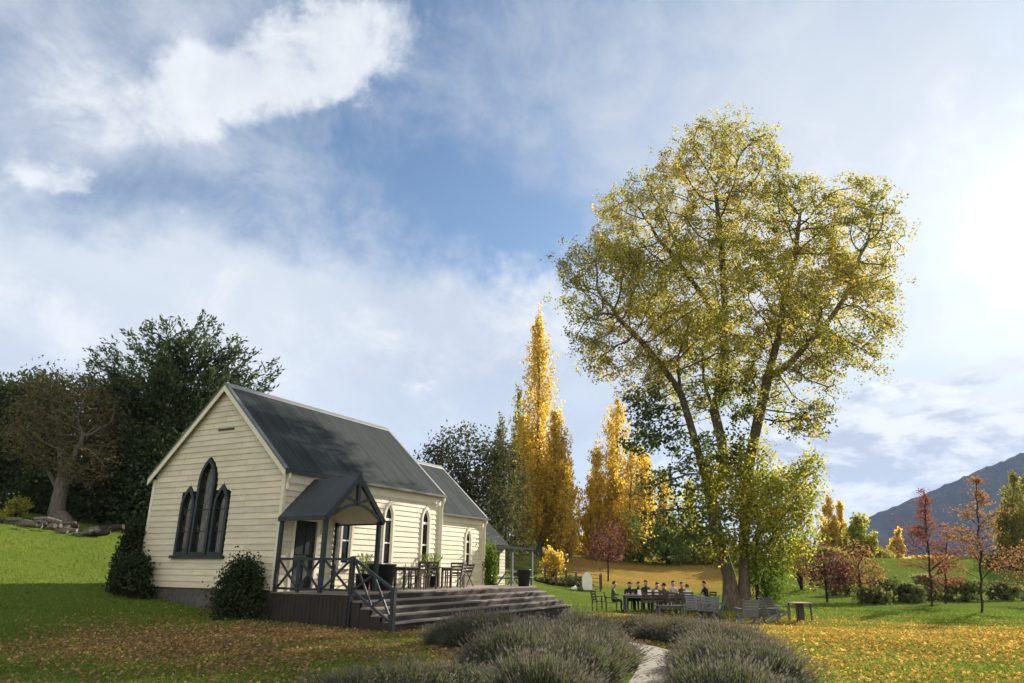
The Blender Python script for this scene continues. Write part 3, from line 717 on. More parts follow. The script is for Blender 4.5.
def make_table(name, label, m, lx, ly, h=.74, group=None):
    t = empty(name, (0, 0, 0), 0, label, 'table', group)
    b = MB(); n = int(ly / .11)
    for k in range(n): y = -ly / 2 + k * ly / n; b.box(-lx / 2, lx / 2, y + .004, y + ly / n - .004, h - .035, h)
    b.build('table_top', m, t)
    b = MB(); b.box(-lx / 2 + .08, lx / 2 - .08, -ly / 2 + .08, -ly / 2 + .11, h - .13, h - .037); b.box(-lx / 2 + .08, lx / 2 - .08, ly / 2 - .11, ly / 2 - .08, h - .13, h - .037); b.build('apron', m, t)
    for sx in (-1, 1):
        for sy in (-1, 1):
            b = MB(); b.box(sx * (lx / 2 - .1) - .035, sx * (lx / 2 - .1) + .035, sy * (ly / 2 - .1) - .035, sy * (ly / 2 - .1) + .035, 0, h - .037); b.build('leg', m, t)
    return t
def put(o, p, rz): o.location = p; o.rotation_euler = (0, 0, rz)
chairA = make_chair('outdoor_chair', 'dark slatted armchair on the deck pushed in from the near side of the table', M['darkwood'])
put(chairA, cw(4.7, -1.75, DK), CROT + .15)
def chair_at(p, rz, label, group=None, src=None):
    c = copy_tree(src or chairA); put(c, p, rz); c['label'] = label
    if group: c['group'] = group
    elif 'group' in c: del c['group']
    return c
tbl = make_table('outdoor_table', 'dark slatted table on the church deck with chairs round it', M['darkwood'], 1.6, .85); put(tbl, cw(4.9, -1.0, DK), CROT)
chair_at(cw(5.4, -1.75, DK), CROT - .1, 'dark slatted armchair on the deck beside the one tucked under the table')
chair_at(cw(6.05, -1.0, DK), CROT + PI / 2, 'dark slatted armchair at the far end of the deck table')
chair_at(cw(4.55, -.35, DK), CROT + PI, 'dark slatted armchair between the deck table and the church wall')
tbl2 = make_table('outdoor_table', 'small dark table on the deck further along the wall', M['darkwood'], .8, .8); put(tbl2, cw(7.3, -1.1, DK), CROT)
chair_at(cw(7.15, -1.9, DK), CROT + .3, 'dark slatted armchair on the deck with its back to the steps')
chair_at(cw(8.3, -1.1, DK), CROT + PI / 2 + .2, 'dark slatted armchair alone on the deck, seen side on')
# folding lounge chair with crossed legs, last on the deck
t = empty('folding_chair', cw(9.5, -.9, DK), CROT + PI / 2, 'slim folding chair with crossed legs last along the church wall', 'chair')
for sx in (-1, 1):
    b = MB(); b.bar((sx * .24, .30, 0), (sx * .24, -.32, .88), .035, .03, (1, 0, 0)); b.bar((sx * .21, -.30, 0), (sx * .21, .28, .58), .035, .03, (1, 0, 0)); b.build('leg', M['darkwood'], t)
b = MB()
for k in range(4): b.box(-.23, .23, -.22 + k * .12, -.22 + k * .12 + .09, .42, .44)
b.build('seat', M['darkwood'], t)
b = MB()
for k in range(3): z = .60 + k * .11; b.box(-.23, .23, .30 - z * .705 - .012, .30 - z * .705 + .012, z - .04, z + .04)
b.build('backrest', M['darkwood'], t)
# big tapered planter by the porch, pot at the deck end, pots with plants
def pot(name, label, p, r0, r1, h, m, cat='pot'):
    t = empty(name, p, 0, label, cat)
    b = MB(); b.lathe([(r0, 0), (r1 * .97, h * .93), (r1 * 1.03, h * .93), (r1 * 1.03, h), (r1 * .88, h), (r1 * .85, h * .9)], 24); b.build('pot_body', m, t, True); return t
def frond_plant(t, h, n, length, m, spread=.55):
    C = []; A = []; L = []
    for k in range(n):
        a = random.uniform(0, 2 * PI); tilt = random.uniform(.1, spread)
        for j in range(6):
            f = (j + .5) / 6; ti = tilt * (1 + f * 1.2)
            d = Vector((math.cos(a) * math.sin(ti), math.sin(a) * math.sin(ti), math.cos(ti)))
            C.append((math.cos(a) * math.sin(tilt * (1 + f * .6)) * length * f, math.sin(a) * math.sin(tilt * (1 + f * .6)) * length * f, h + length * f * math.cos(tilt * (1 + f * .6)))); A.append(d); L.append(length / 5)
    me = leaf_mesh('leaves', np.array(C), np.array(L), .035, np.array([tuple(a) for a in A])); link('leaves', me, m, t)
p1 = pot('planter_pot', 'large dark tapered planter standing on the deck in front of the porch opening', cw(3.15, -1.55, DK), .34, .46, .82, M['pot'])
p2 = pot('plant_pot', 'dark pot with long upright green leaves beside the large planter', cw(3.5, -.5, DK), .2, .27, .5, M['pot'], 'potted plant'); frond_plant(p2, .45, 46, .75, M['ivy'])
p3 = pot('plant_pot', 'pale green bushy plant in a pot under the second arched window of the nave', cw(7.75, -.38, DK), .16, .22, .4, M['pot'], 'potted plant'); frond_plant(p3, .35, 70, .95, M['ivy'], .4)
p4 = pot('plant_pot', 'black empty tapered pot at the open end of the deck', cw(11.7, -2.45, DK), .22, .30, .68, M['pot'])
# bench under the veranda
t = empty('picnic_bench', cw(21.0, 2.9, AF - .1), CROT, 'pale timber picnic bench under the veranda roof', 'bench')
b = MB(); [b.box(-.9, .9, -.36 + k * .15, -.36 + k * .15 + .13, .70, .74) for k in range(5)]; b.build('table_top', M['greywood'], t)
for sy in (-1, 1): b = MB(); b.box(-.9, .9, sy * .72 - .14, sy * .72 + .14, .42, .46); b.build('seat', M['greywood'], t)
for sx in (-1, 1):
    b = MB(); b.bar((sx * .65, -.72, 0), (sx * .65, -.12, .70), .05, .09, (1, 0, 0)); b.bar((sx * .65, .72, 0), (sx * .65, .12, .70), .05, .09, (1, 0, 0)); b.bar((sx * .65, -.80, .38), (sx * .65, .80, .38), .05, .08); b.build('leg_frame', M['greywood'], t)

# ------------------------------------------------------------------ people at the long table
def skin_body(joints, edges, name, sub=1):
    me = bpy.data.meshes.new(name); me.from_pydata([j[0] for j in joints], edges, []); me.update()
    o = bpy.data.objects.new(name, me); COL.objects.link(o)
    o.modifiers.new('skin', 'SKIN').use_smooth_shade = True
    sv = me.skin_vertices[0].data
    for i, j in enumerate(joints):
        r = j[1]; sv[i].radius = r if isinstance(r, tuple) else (r, r)
    sv[0].use_root = True
    s = o.modifiers.new('sub', 'SUBSURF'); s.levels = s.render_levels = sub
    dg = bpy.context.evaluated_depsgraph_get(); m2 = bpy.data.meshes.new_from_object(o.evaluated_get(dg)); bpy.data.objects.remove(o); return m2
def person_mesh(lean, reach, turn, rs):
    """a seated figure facing +y, seat height .45, feet on the ground; lean in radians"""
    r_ = random.Random(rs); J = []; E_ = []
    def add(p, r, parent=None):
        J.append((Vector(p), r)); i = len(J) - 1
        if parent is not None: E_.append((parent, i))
        return i
    sl, cl = math.sin(lean), math.cos(lean)
    up = lambda h, dy=0: (0, sl * h + dy * cl, .55 + cl * h - dy * sl)
    pel = add((0, 0, .55), (.155, .12)); a = add(up(.18), (.135, .10), pel); ch = add(up(.36), (.165, .105), a); n0 = add(up(.50), (.075, .065), ch); nk = add(up(.56, .015), .052, n0)
    hd = add(up(.66, .04), (.070, .085), nk); top = add(up(.76, .05), (.072, .088), hd)
    add(up(.665, .13), .018, hd)                                            # nose
    for s in (-1, 1): q = up(.67, .03); add((s * .085, q[1], q[2]), .014, hd)     # ears
    for s in (-1, 1):
        q = up(.45); sh = add((s * .175, q[1], q[2]), .058, ch)
        el = add((s * .235, q[1] + .10 + reach * .1, q[2] - .24), .042, sh)
        w = add((s * (.12 - .03 * reach), q[1] + .30 + .08 * reach, .79), .027, el)
        pm = add((s * (.10 - .03 * reach), q[1] + .37 + .08 * reach, .785), (.036, .018), w)
        for k in range(4):
            fx = s * (.10 - .03 * reach) + (k - 1.5) * .019; f1 = add((fx, q[1] + .42 + .08 * reach, .785), .0095, pm); add((fx * .98, q[1] + .46 - abs(k - 1.4) * .008 + .08 * reach, .772), .008, f1)
        add((s * (.10 - .03 * reach) - s * .045, q[1] + .385 + .08 * reach, .79), .010, pm)
        hp = add((s * .10, .02, .52), .09, pel); kn = add((s * .13, .42, .52), .066, hp); an = add((s * .13, .40, .10), .042, kn); add((s * .14, .52, .045), (.042, .038), an)
    me = skin_body(J, E_, 'person'); 
    # material by region: 0 shirt 1 skin 2 trousers 3 shoes
    hq = Vector(up(.56))
    for p in me.polygons:
        c = p.center
        if c.z > hq.z - .01 and abs(c.x) < .12: k = 1
        elif c.z > .70 and c.y > sl * .45 + .27: k = 1
        elif c.z < .09: k = 3
        elif c.z < .575: k = 2
        else: k = 0
        p.material_index = k
    # hair cap
    b = MB(); q = Vector(up(.72, .035)); N, R_ = 12, 6
    vs = []; 
    for i in range(R_ + 1):
        ph = i / R_ * 1.75
        for k in range(N):
            th = 2 * PI * k / N; ph2 = min(ph, .95) if math.sin(th) > .35 else ph
            vs.append(q + Vector((.096 * math.sin(ph2) * math.cos(th), .108 * math.sin(ph2) * math.sin(th) - .008, .118 * math.cos(ph2))))
    fs = [(i * N + k, i * N + (k + 1) % N, (i + 1) * N + (k + 1) % N, (i + 1) * N + k) for i in range(R_) for k in range(N)]
    hm = bpy.data.meshes.new('hair'); hm.from_pydata(vs, [], fs); hm.update()
    # eyes and mouth sit on the face
    return me, hm
def cloth(name, c): 
    return simple(name, tuple(v * .8 for v in c), c, 6, .8, bmp=.1)
SH = {k: cloth(k + '_cloth', c) for k, c in dict(black=(.02, .02, .022), navy=(.025, .03, .05), grey=(.16, .16, .17), white=(.70, .69, .66), olive=(.09, .10, .06), rose=(.40, .20, .18), brown=(.10, .065, .045), cream=(.55, .48, .38)).items()}
variants = [person_mesh(l, r, t, i) for i, (l, r, t) in enumerate(((.12, 0, 0), (.34, .7, 0), (-.06, .3, 0), (.22, .2, 0), (.45, .9, 0)))]
TY = 36.5
tz = lambda x, y: hz(x, y)
txc = at(658, 590, TY).x
def person(x, y, rz, var, shirt, trousers, hair, label):
    me, hm = variants[var]
    t = empty('person', (x, y, tz(x, y)), rz, label, 'person', 'people seated round the long table')
    k_ = random.uniform(.93, 1.05); t.scale = (k_ * random.uniform(.95, 1.1), k_, k_)
    b = me.copy(); o = link('body', b, [SH[shirt], M['skin'], SH[trousers], SH['black']], t)
    h = link('hair', hm.copy(), M[hair], t, True)
ppl = [ # dx, side, variant, shirt, trousers, hair, label
 (-1.95, 'L', 0, 'olive', 'navy', 'hair_dark', 'person in olive top seated alone at the head of the long table nearest the church'),
 (-1.25, 'F', 1, 'navy', 'black', 'hair_dark', 'person in navy seated first on the far side, nearest the church'),
 (-.80, 'F', 3, 'black', 'navy', 'hair_dark', 'person in black seated second from the church end on the far side'),
 (-.35, 'F', 0, 'navy', 'black', 'hair_brown', 'brown haired person in navy seated behind the white menu cards on the table'),
 (.10, 'F', 1, 'grey', 'navy', 'hair_dark', 'person in grey seated fourth along the far side of the table'),
 (.55, 'F', 4, 'black', 'black', 'hair_dark', 'person in black seated mid table on the far side between grey and cream tops'),
 (1.00, 'F', 0, 'cream', 'navy', 'hair_brown', 'person in a cream top seated toward the tree end on the far side'),
 (1.42, 'F', 2, 'brown', 'black', 'hair_dark', 'person in brown seated last on the far side near the tree'),
 (.25, 'N', 3, 'brown', 'navy', 'hair_dark', 'person in dark brown seated with their back to the lavender mid table'),
 (1.15, 'N', 1, 'white', 'grey', 'hair_brown', 'person in a white shirt seated on the lavender side near the tree'),
 (2.05, 'R', 0, 'black', 'rose', 'hair_dark', 'person in black top and rose trousers seated at the table end by the tree'),
]
lt = make_table('long_table', 'long dark timber table on the lawn with people seated round it', M['greywood'], 3.5, .95); put(lt, (txc, TY, tz(txc, TY)), 0)
chairP = None
for dx, sd, v, s, tr, h, lab in ppl:
    if sd == 'F': x, y, r = txc + dx, TY + .95, PI
    elif sd == 'N': x, y, r = txc + dx, TY - .95, 0
    elif sd == 'L': x, y, r = txc + dx - .35, TY, -PI / 2
    else: x, y, r = txc + dx + .35, TY, PI / 2
    x += random.uniform(-.10, .10); r += random.uniform(-.38, .38); y += random.uniform(-.06, .06) * (1 if sd == 'F' else 0)
    person(x, y, r, v, s, tr, h, lab)
    who = lab.split(' seated')[0].replace('person', 'the person')
    chair_at((x + math.sin(r) * .06, y - math.cos(r) * .06, tz(x, y)), r, 'grey slatted chair under ' + who + ' at the long table', 'chairs round the long table')
for dx in (-.75, -.25):
    chair_at((txc + dx, TY - .98, tz(txc, TY)), random.uniform(-.1, .1), 'empty slatted chair on the near side of the long table' if dx < -.5 else 'empty slatted chair beside the person in dark brown', 'chairs round the long table')
chair_at((txc - 2.95, TY - .2, tz(txc, TY)), -PI / 2 + .3, 'empty slatted chair standing behind the olive-topped person at the table head', 'chairs round the long table')
cards = []
for dx, a in ((-.95, .3), (-.45, -.4), (-.1, .2)):
    t = empty('menu_card', (txc + dx, TY - .1, tz(txc, TY) + .74), a, None, None)
    tag(t, {-.95: 'white folded card standing on the table nearest the church end', -.45: 'white folded card in the middle of three on the table', -.1: 'white folded card nearest mid table'}[dx], 'menu card')
    b = MB(); b.hexa([(-.09, -.05, 0), (.09, -.05, 0), (.09, -.044, 0), (-.09, -.044, 0), (-.09, -.003, .24), (.09, -.003, .24), (.09, .003, .24), (-.09, .003, .24)]); b.build('front_leaf', M['paper'], t)
    b = MB(); b.hexa([(-.09, .044, 0), (.09, .044, 0), (.09, .05, 0), (-.09, .05, 0), (-.09, .0035, .24), (.09, .0035, .24), (.09, .0095, .24), (-.09, .0095, .24)]); b.build('back_leaf', M['paper'], t)
# loungers and chairs between the table and the big tree
def lounge(name, label, m, group=None):
    t = empty(name, (0, 0, 0), 0, label, 'chair', group)     # low reclined chair, faces +y
    b = MB(); [b.hexa([(-.30, y, .36 - .1 * k / 5), (.30, y, .36 - .1 * k / 5), (.30, y + .10, .35 - .1 * k / 5), (-.30, y + .10, .35 - .1 * k / 5), (-.30, y, .38 - .1 * k / 5), (.30, y, .38 - .1 * k / 5), (.30, y + .10, .37 - .1 * k / 5), (-.30, y + .10, .37 - .1 * k / 5)]) for k, y in enumerate([.28 - .12 * i for i in range(5)])]; b.build('seat', m, t)
    b = MB()
    for k in range(6): z = .34 + k * .105; y = -.24 - (z - .3) * .42; b.bar((-.30, y, z), (.30, y, z), .02, .09, (0, -.4, 1))
    for sx in (-1, 1): b.bar((sx * .315, -.22, .28), (sx * .315, -.24 - .62 * .42, .96), .03, .06, (1, 0, 0))
    b.build('backrest', m, t)
    for sx in (-1, 1):
        b = MB(); b.bar((sx * .34, .30, 0), (sx * .34, .26, .58), .04, .08, (0, 1, 0)); b.build('leg', m, t)
        b = MB(); b.bar((sx * .34, -.52, 0), (sx * .34, .26, .36), .04, .08, (1, 0, 0)); b.build('leg', m, t)
        b = MB(); b.bar((sx * .36, -.40, .60), (sx * .36, .38, .60), .10, .025); b.build('armrest', m, t)
    return t
def onlawn(u, Y): p = onground(u, Y); return p
l1 = lounge('lounge_chair', 'wide slatted lounge chair seen from behind at the foot of the big tree', M['greywood']); put(l1, onlawn(744, 29.5), 0.05)
c = copy_tree(l1); put(c, onlawn(762, 30.2), -1.0); c['label'] = 'slatted lounge chair turned aside next to the one in front of the trunk'
c = copy_tree(l1); put(c, onlawn(774, 31.2), -1.3); c['label'] = 'slatted lounge chair furthest out by the ivy shrub'
c = copy_tree(l1); put(c, onlawn(692, 32.5), 2.9); c['label'] = 'slatted lounge chair nearest the long table, facing the lavender'
c = copy_tree(l1); put(c, onlawn(706, 32.0), 2.5); c['label'] = 'slatted lounge chair between the lone table chair and the trunk'
c = copy_tree(l1); put(c, onlawn(713, 32.6), 1.4); c['label'] = 'slatted lounge chair side on beside the trunk of the big tree'
t = make_table('coffee_table', 'low slatted table in front of the seated people', M['greywood'], 1.3, .6, .48); put(t, onlawn(668, 33.5), .1)
chair_at(onlawn(680, 34.0), -.3, 'grey slatted chair standing by the low table')
t = empty('side_table', onlawn(796, 31.0), .2, 'small weathered table with thin legs standing alone on the leaves', 'table')
b = MB(); b.box(-.42, .42, -.35, .35, .69, .73); b.build('table_top', M['deck'], t)
for x, y in ((-.33, -.27), (.33, -.27), (.33, .27), (-.33, .27)): b = MB(); b.box(x - .025, x + .025, y - .025, y + .025, 0, .69); b.build('leg', M['darkwood'], t)
b = MB(); b.box(-.11, .11, -.09, .09, 0, .69); b.build('pedestal', M['darkwood'], t)
# arched white marker board in the garden bed, with a wire fence behind it
p = onground(587, 55); t = empty('marker_board', p, 0, 'arched white board standing upright at the edge of the lawn', 'sign')
b = MB(); a = arch_pts(.75, 1.35, .6, 0); n = len(a); b.add([(s, -.04, z) for s, z in a] + [(s, .04, z) for s, z in a], [tuple(range(n)), tuple(range(2 * n - 1, n - 1, -1))] + [(k, n + k, n + (k + 1) % n, (k + 1) % n) for k in range(n)]); b.build('board', M['white'], t)
b = MB(); b.box(-.42, .42, -.12, .12, -.1, .06); b.build('base', M['stone'], t)
for u, lab in ((574, 'small white stone beside the arched board on its church side'), (580, 'small grey rounded stone close to the arched board')):
    p = onground(u, 54.5); bm = bmesh.new(); bmesh.ops.create_icosphere(bm, subdivisions=2, radius=.22)
    for v in bm.verts: v.co *= 1 + .25 * math.sin(v.co.x * 17 + v.co.y * 11); v.co.z *= .8
    me = bpy.data.meshes.new('garden_stone'); bm.to_mesh(me); bm.free(); o = link('garden_stone', me, M['white'] if u == 574 else M['stone'], smooth_=True); o.location = p + Vector((0, 0, .1)); tag(o, lab, 'stone')
t = empty('post_fence', (0, 0, 0), 0, 'low dark post and wire fence round the bed below the tall poplar', 'fence')
fp = [onground(u, Y) for u, Y in ((545, 57), (556, 56), (566, 55.6), (576, 55.4), (600, 55.6), (601, 58.5))]
for q in fp: b = MB(); b.box(q.x - .06, q.x + .06, q.y - .06, q.y + .06, q.z - .2, q.z + 1.2); b.build('post', M['darkwood'], t)
b = MB()
for a_, c_2 in zip(fp[:-1], fp[1:]):
    for h in (.3, .6, .9, 1.15): b.bar(a_ + Vector((0, 0, h)), c_2 + Vector((0, 0, h)), .02, .035)
b.build('rail', M['darkwood'], t)

# ------------------------------------------------------------------ the big cottonwood
TB = ground_at(737, 610); TYB = TB.y
def pt(u, v, dy=0): return tuple(at(u, v, TYB + dy))
step = .42
polys = [([tuple(TB + Vector((-.22, 0, -.2))), pt(729, 575), pt(719, 545), pt(711, 500), pt(697, 447, -.3), pt(681, 393, -.8), pt(677, 362, -1.2)], None, 0),
         ([tuple(TB + Vector((.32, -.1, -.2))), pt(744, 580, -.1), pt(744, 540, -.2), pt(749, 463, -.4), pt(757, 425, -.6), pt(768, 377, -.8), pt(779, 335, -.6), pt(784, 300, -.4)], None, 0),
         ([pt(711, 500), pt(724, 470, .5), pt(722, 442, .9), pt(714, 410, 1.3), pt(703, 381, 1.8), pt(704, 350, 2.2)], 0, 0),
         ([pt(714, 410, 1.3), pt(724, 370, 1.4), pt(725, 311, 1.6), pt(721, 240, 1.4), pt(716, 195, 1.2)], 2, 0),
         ([pt(768, 377, -.8), pt(786, 368, -1.6), pt(806, 345, -2.4), pt(826, 325, -2.8), pt(846, 296, -3), pt(857, 262, -3)], 1, 0),
         ([pt(681, 393, -.8), pt(662, 366, -1.6), pt(640, 340, -2), pt(615, 315, -2.2)], 0, 0),
         ([pt(724, 340, 1.5), pt(706, 300, 2.5), pt(678, 262, 3.2), pt(655, 235, 3.4)], 3, 0),
         ([pt(784, 300, -.4), pt(795, 255, .4), pt(800, 215, 1)], 1, 0),
         ([pt(775, 350, -.7), pt(790, 330, 1.2), pt(812, 305, 3), pt(838, 280, 4)], 1, 0)]
P0, par0 = poly_nodes(polys, step)
k = TYB / F / .97
low = [(645, 402, 20, 15, -2.0), (662, 425, 28, 20, -2.4), (690, 452, 26, 18, -2.6, .8), (640, 440, 20, 14, -2.8, .8), (664, 485, 36, 16, -3.4, .7), (700, 520, 26, 16, -3.2, .7), (650, 525, 24, 16, -3.8, .6), (735, 400, 24, 24, -2.2, .5), (722, 445, 22, 18, -2.4, .6), (675, 545, 24, 12, -3.6, .5), (805, 420, 30, 18, -2, .4)]
lobes = [(720, 185, 78, 74, 1.0, 1.25), (648, 232, 62, 58, 1.5, 1.0), (800, 222, 46, 58, .6, .8), (857, 236, 42, 62, -1.5, .95), (603, 282, 46, 52, -1.0, .8), (640, 338, 78, 48, -1.2, 1.1),
         (725, 300, 95, 75, 0, 1.0), (838, 318, 56, 58, -2.0, .9), (790, 395, 48, 34, -1.5, .35), (700, 380, 60, 40, 1.5, .5), (760, 240, 60, 60, 3.0, .5), (690, 300, 60, 60, 4.5, .5), (760, 330, 60, 60, -4.5, .45)]
A = []
for u, v, ru, rv, dy, w in lobes:
    c = at(u, v, TYB + dy); A.append(ellipsoid_pts(int(430 * w), c, (ru * k, min(ru, rv) * k * 1.15, rv * k), .55))
LOWA = np.concatenate([ellipsoid_pts(int(150 * (l[5] if len(l) > 5 else 1)), at(l[0], l[1], TYB + l[4]), (l[2] * k, l[2] * k, l[3] * k), .3) for l in low])
A = np.concatenate(A + [LOWA])
P, par = colonize(A, P0, par0, step, 4.6, .54, 160, up=.06, jit=.18)
rad = pipe(P, par, .020, 2.2, .345)
rad = np.maximum(rad, .010)
base_boost = np.clip(1 - (P[:, 2] - TB.z) / 1.6, 0, 1); rad = rad * (1 + .75 * base_boost ** 1.6)
twig = np.nonzero((rad < .05) & (P[:, 2] > TB.z + 5))[0]
tips = np.nonzero((rad < .02) & (P[:, 2] > TB.z + 5))[0]
zt = P[:, 2]
def scatter(idx, per, sig):
    C = np.repeat(P[idx], per, 0); return C + rng.normal(size=C.shape) * sig
LC_ = np.array([tuple(at(u, v, TYB + dy)) for u, v, ru, rv, dy, w in lobes]); LR_ = np.array([(ru * k, min(ru, rv) * k * 1.15, rv * k) for u, v, ru, rv, dy, w in lobes])
def depth_in(Q):     # 1 at the heart of a lobe, 0 at the outside of the crown
    r = np.linalg.norm((Q[:, None] - LC_[None]) / LR_[None], axis=2); return 1 - r.min(1)
# leaves hang in small bunches: bunch centres near the twigs, then leaves in each bunch
bun = np.concatenate([scatter(twig, 2, .34), scatter(tips, 4, .40)])
cl = np.sin(bun[:, 0] * 1.9 + 1.3 * np.sin(bun[:, 2] * .8)) * np.sin(bun[:, 1] * 1.7 + 1) * np.sin(bun[:, 2] * 1.8 + 1.1 * np.sin(bun[:, 0] * .7))
outer = 1 - smooth(.10, .75, depth_in(bun)); topn = smooth(TB.z + 8, TB.z + 18, bun[:, 2])
bun = bun[rng.random(len(bun)) < np.clip((.12 + .90 * outer) * (.30 + .75 * (cl > -.06)) * (.70 + .35 * topn), 0, 1)]
bun = bun[depth_in(bun) > -.35]
C = np.repeat(bun, rng.integers(14, 34, len(bun)), 0); C = C + rng.normal(size=C.shape) * .15
L = rng.uniform(.06, .165, len(C))
print('cottonwood', len(P), 'nodes', len(C), 'leaves')
cotton = tree_thing('cottonwood_tree', TB, branch_mesh('trunk', P, par, rad, .008), leaf_mesh('crown', C, L, L * .85), M['bark'], M['cottonwood'],
           'tall spreading yellow-green cottonwood with forked trunk, by far the biggest tree on the lawn')
lc = np.repeat(LOWA[rng.random(len(LOWA)) < .75], 6, 0); lc = lc + rng.normal(size=lc.shape) * .14; lL = rng.uniform(.11, .24, len(lc))
me = leaf_mesh('low_foliage', lc, lL, lL * .85); me.transform(Matrix.Translation(-TB)); link('low_foliage', me, M['darkleaf'], cotton)

# ------------------------------------------------------------------ general trees
def grown_tree(name, base, lobes, Y, label, mb, mc, trunk_pts=None, step=.5, infl=4, kill=.8, dens=60, per=10, sig=.3, ls=(.12, .2), asp=.7, rmax=.25, tip=.015, up=.05, group=None, cat='tree', spray=0, minr=.012, shell=.5, zmin=.8, jit=.15, twr=.06, fill=0, fsig=.35):
    base = Vector(base); kk = Y / F / .97
    tp = trunk_pts or [tuple(base - Vector((0, 0, .2))), tuple(base + Vector((.05, 0, 1.2))), tuple(base + Vector((.1, 0, 2.4)))]
    P0, p0 = poly_nodes([(tp, None, 0)], step)
    A = []
    for l in lobes:
        u, v, ru, rv = l[:4]; dy = l[4] if len(l) > 4 else 0; w = l[5] if len(l) > 5 else 1
        c = at(u, v, Y + dy); A.append(ellipsoid_pts(int(dens * w * (ru * rv) / 400) + 8, c, (ru * kk, min(ru, rv) * kk * 1.1, rv * kk), shell))
    A = np.concatenate(A); 
    P, par = colonize(A, P0, p0, step, infl, kill, 120, up=up, jit=jit)
    # if growth could not start, the lobes are out of reach: link by widening
    rad = pipe(P, par, tip, 2.1, rmax)
    tw = np.nonzero((rad < twr) & (P[:, 2] > base.z + zmin))[0]
    C = np.repeat(P[tw], per, 0); C = C + rng.normal(size=C.shape) * sig
    if fill:
        A2 = A[np.array([np.min(np.linalg.norm(P - a, axis=1)) < 1.6 for a in A])]; F2 = np.repeat(A2, fill, 0); C = np.concatenate([C, F2 + rng.normal(size=F2.shape) * fsig])
    L = rng.uniform(*ls, len(C)); ax = None
    if spray:
        fill = 0
        d = unit(P - P[np.maximum(par, 0)] + 1e-6); d = np.repeat(d[tw], per, 0); ax = d * spray + rng.normal(size=d.shape) * .5
    return tree_thing(name, base, branch_mesh('trunk', P, par, rad, minr), leaf_mesh('crown', C, L, L * asp, ax), mb, mc, label, cat, group)

def poplar(u, vtop, Y, R, n, label, mc, mb=None, ls=(.20, .34), name='poplar_tree', group=None, vb=None, prof=None, lean=0, bare=.04):
    """columnar tree: a trunk and many steep branches carrying leaf plumes"""
    base = onground(u, Y); top = at(u + lean, vtop, Y); Hh = top.z - base.z
    V = []; P = [np.array(base) - [0, 0, .2]]; par = [-1]
    NT = 24
    for i in range(1, NT + 1): f = i / NT; P.append(np.array(base.lerp(top, f * .97)) + rng.normal(size=3) * [.06, .06, 0]); par.append(len(P) - 2)
    prof = prof or (lambda f: min(1, .45 + f * 2.4) * max(0, 1 - f ** 3.6) ** .75)
    C = []
    leaders = [(0, 0, 1.0, .62, 3)]
    for q in range(7): a = rng.random() * 2 * PI; d_ = rng.uniform(.35, .75) * R; leaders.append((math.cos(a) * d_, math.sin(a) * d_, rng.uniform(.40, .74), rng.uniform(.34, .5), 1))
    stems = [list(range(NT + 1))]
    for lx_, ly_, lf, lr, _ in leaders[1:]:
        ids = [1]; n2 = int(NT * lf)
        for i in range(2, n2 + 1):
            g = i / n2; P.append(np.array(base.lerp(top, lf * .97 * g)) + np.array([lx_, ly_, 0]) * min(1, g * 2.5) ** .7 + rng.normal(size=3) * [.06, .06, 0]); par.append(ids[-1]); ids.append(len(P) - 1)
        stems.append(ids)
    wts = np.array([l[4] * l[2] for l in leaders]); wts = wts / wts.sum()
    for b in range(n):
        li = rng.choice(len(leaders), p=wts); lx_, ly_, lf, lr, _ = leaders[li]; ids = stems[li]
        f = bare + (1 - bare) * rng.random() ** 1.05 * .94; i0 = ids[min(max(int(f * len(ids)), 1), len(ids) - 1)]; st = P[i0].copy(); a = rng.random() * 2 * PI
        ln = Hh * lf * rng.uniform(.07, .26) * (1.1 - f * .65); rr = R * lr * prof(min(f + ln / (Hh * lf) * .4, .985)) * rng.random() ** .5 * rng.uniform(.75, 1.3); ns = 5; prev = i0
        for j in range(1, ns + 1):
            t = j / ns; q = st + np.array([math.cos(a) * rr * t ** .55, math.sin(a) * rr * t ** .55, ln * t]) + rng.normal(size=3) * .07
            P.append(q); par.append(prev); prev = len(P) - 1
            if t > .15: C.append((q, .11 + .15 * (1 - t) * min(R, 2) * .5))
    P = np.array(P); par = np.array(par); rad = pipe(P, par, .022, 2.2, .012 * Hh + .06)
    cc = np.repeat(np.array([c for c, _ in C]), 8, 0); sg = np.repeat(np.array([s for _, s in C]), 8)[:, None]
    cc = cc + rng.normal(size=cc.shape) * sg * [1, 1, 1.7]; L = rng.uniform(*ls, len(cc))
    ax = rng.normal(size=cc.shape) * .8 + [0, 0, .9]
    return tree_thing(name, base, branch_mesh('trunk', P, par, rad, .03), leaf_mesh('crown', cc, L, L * .62, ax), mb or M['bark_grey'], mc, label, 'tree', group)
poplar(539, 318, 75, 3.9, 700, 'tall golden poplar, highest of the column-shaped trees behind the church', M['gold'])
poplar(555, 412, 74, 2.4, 260, 'golden poplar half as tall growing against the highest one', M['gold'])
poplar(570, 462, 76, 1.5, 130, 'slim golden poplar on the lawn side of the highest poplar', M['gold'])
poplar(525, 440, 73, 1.8, 170, 'golden poplar pressed against the church side of the highest poplar', M['gold'])
poplar(518, 388, 84, 2.4, 260, 'dark olive poplar standing behind the highest golden poplar', M['olive'])
poplar(500, 418, 80, 1.7, 150, 'thin pale green poplar between the dark round tree and the golden poplars', M['pale'])
poplar(617, 402, 82, 4.9, 520, 'broad golden poplar showing branches, left of the big cottonwood', M['gold'], bare=.08)
poplar(597, 452, 80, 2.9, 260, 'shorter golden poplar on the church side of the broad one', M['gold'])
poplar(642, 450, 86, 3.8, 320, 'golden poplar half hidden by the dark sapling leaves', M['gold'])
poplar(664, 470, 92, 2.8, 190, 'yellow poplar seen just left of the cottonwood trunk', M['yellowgreen'])
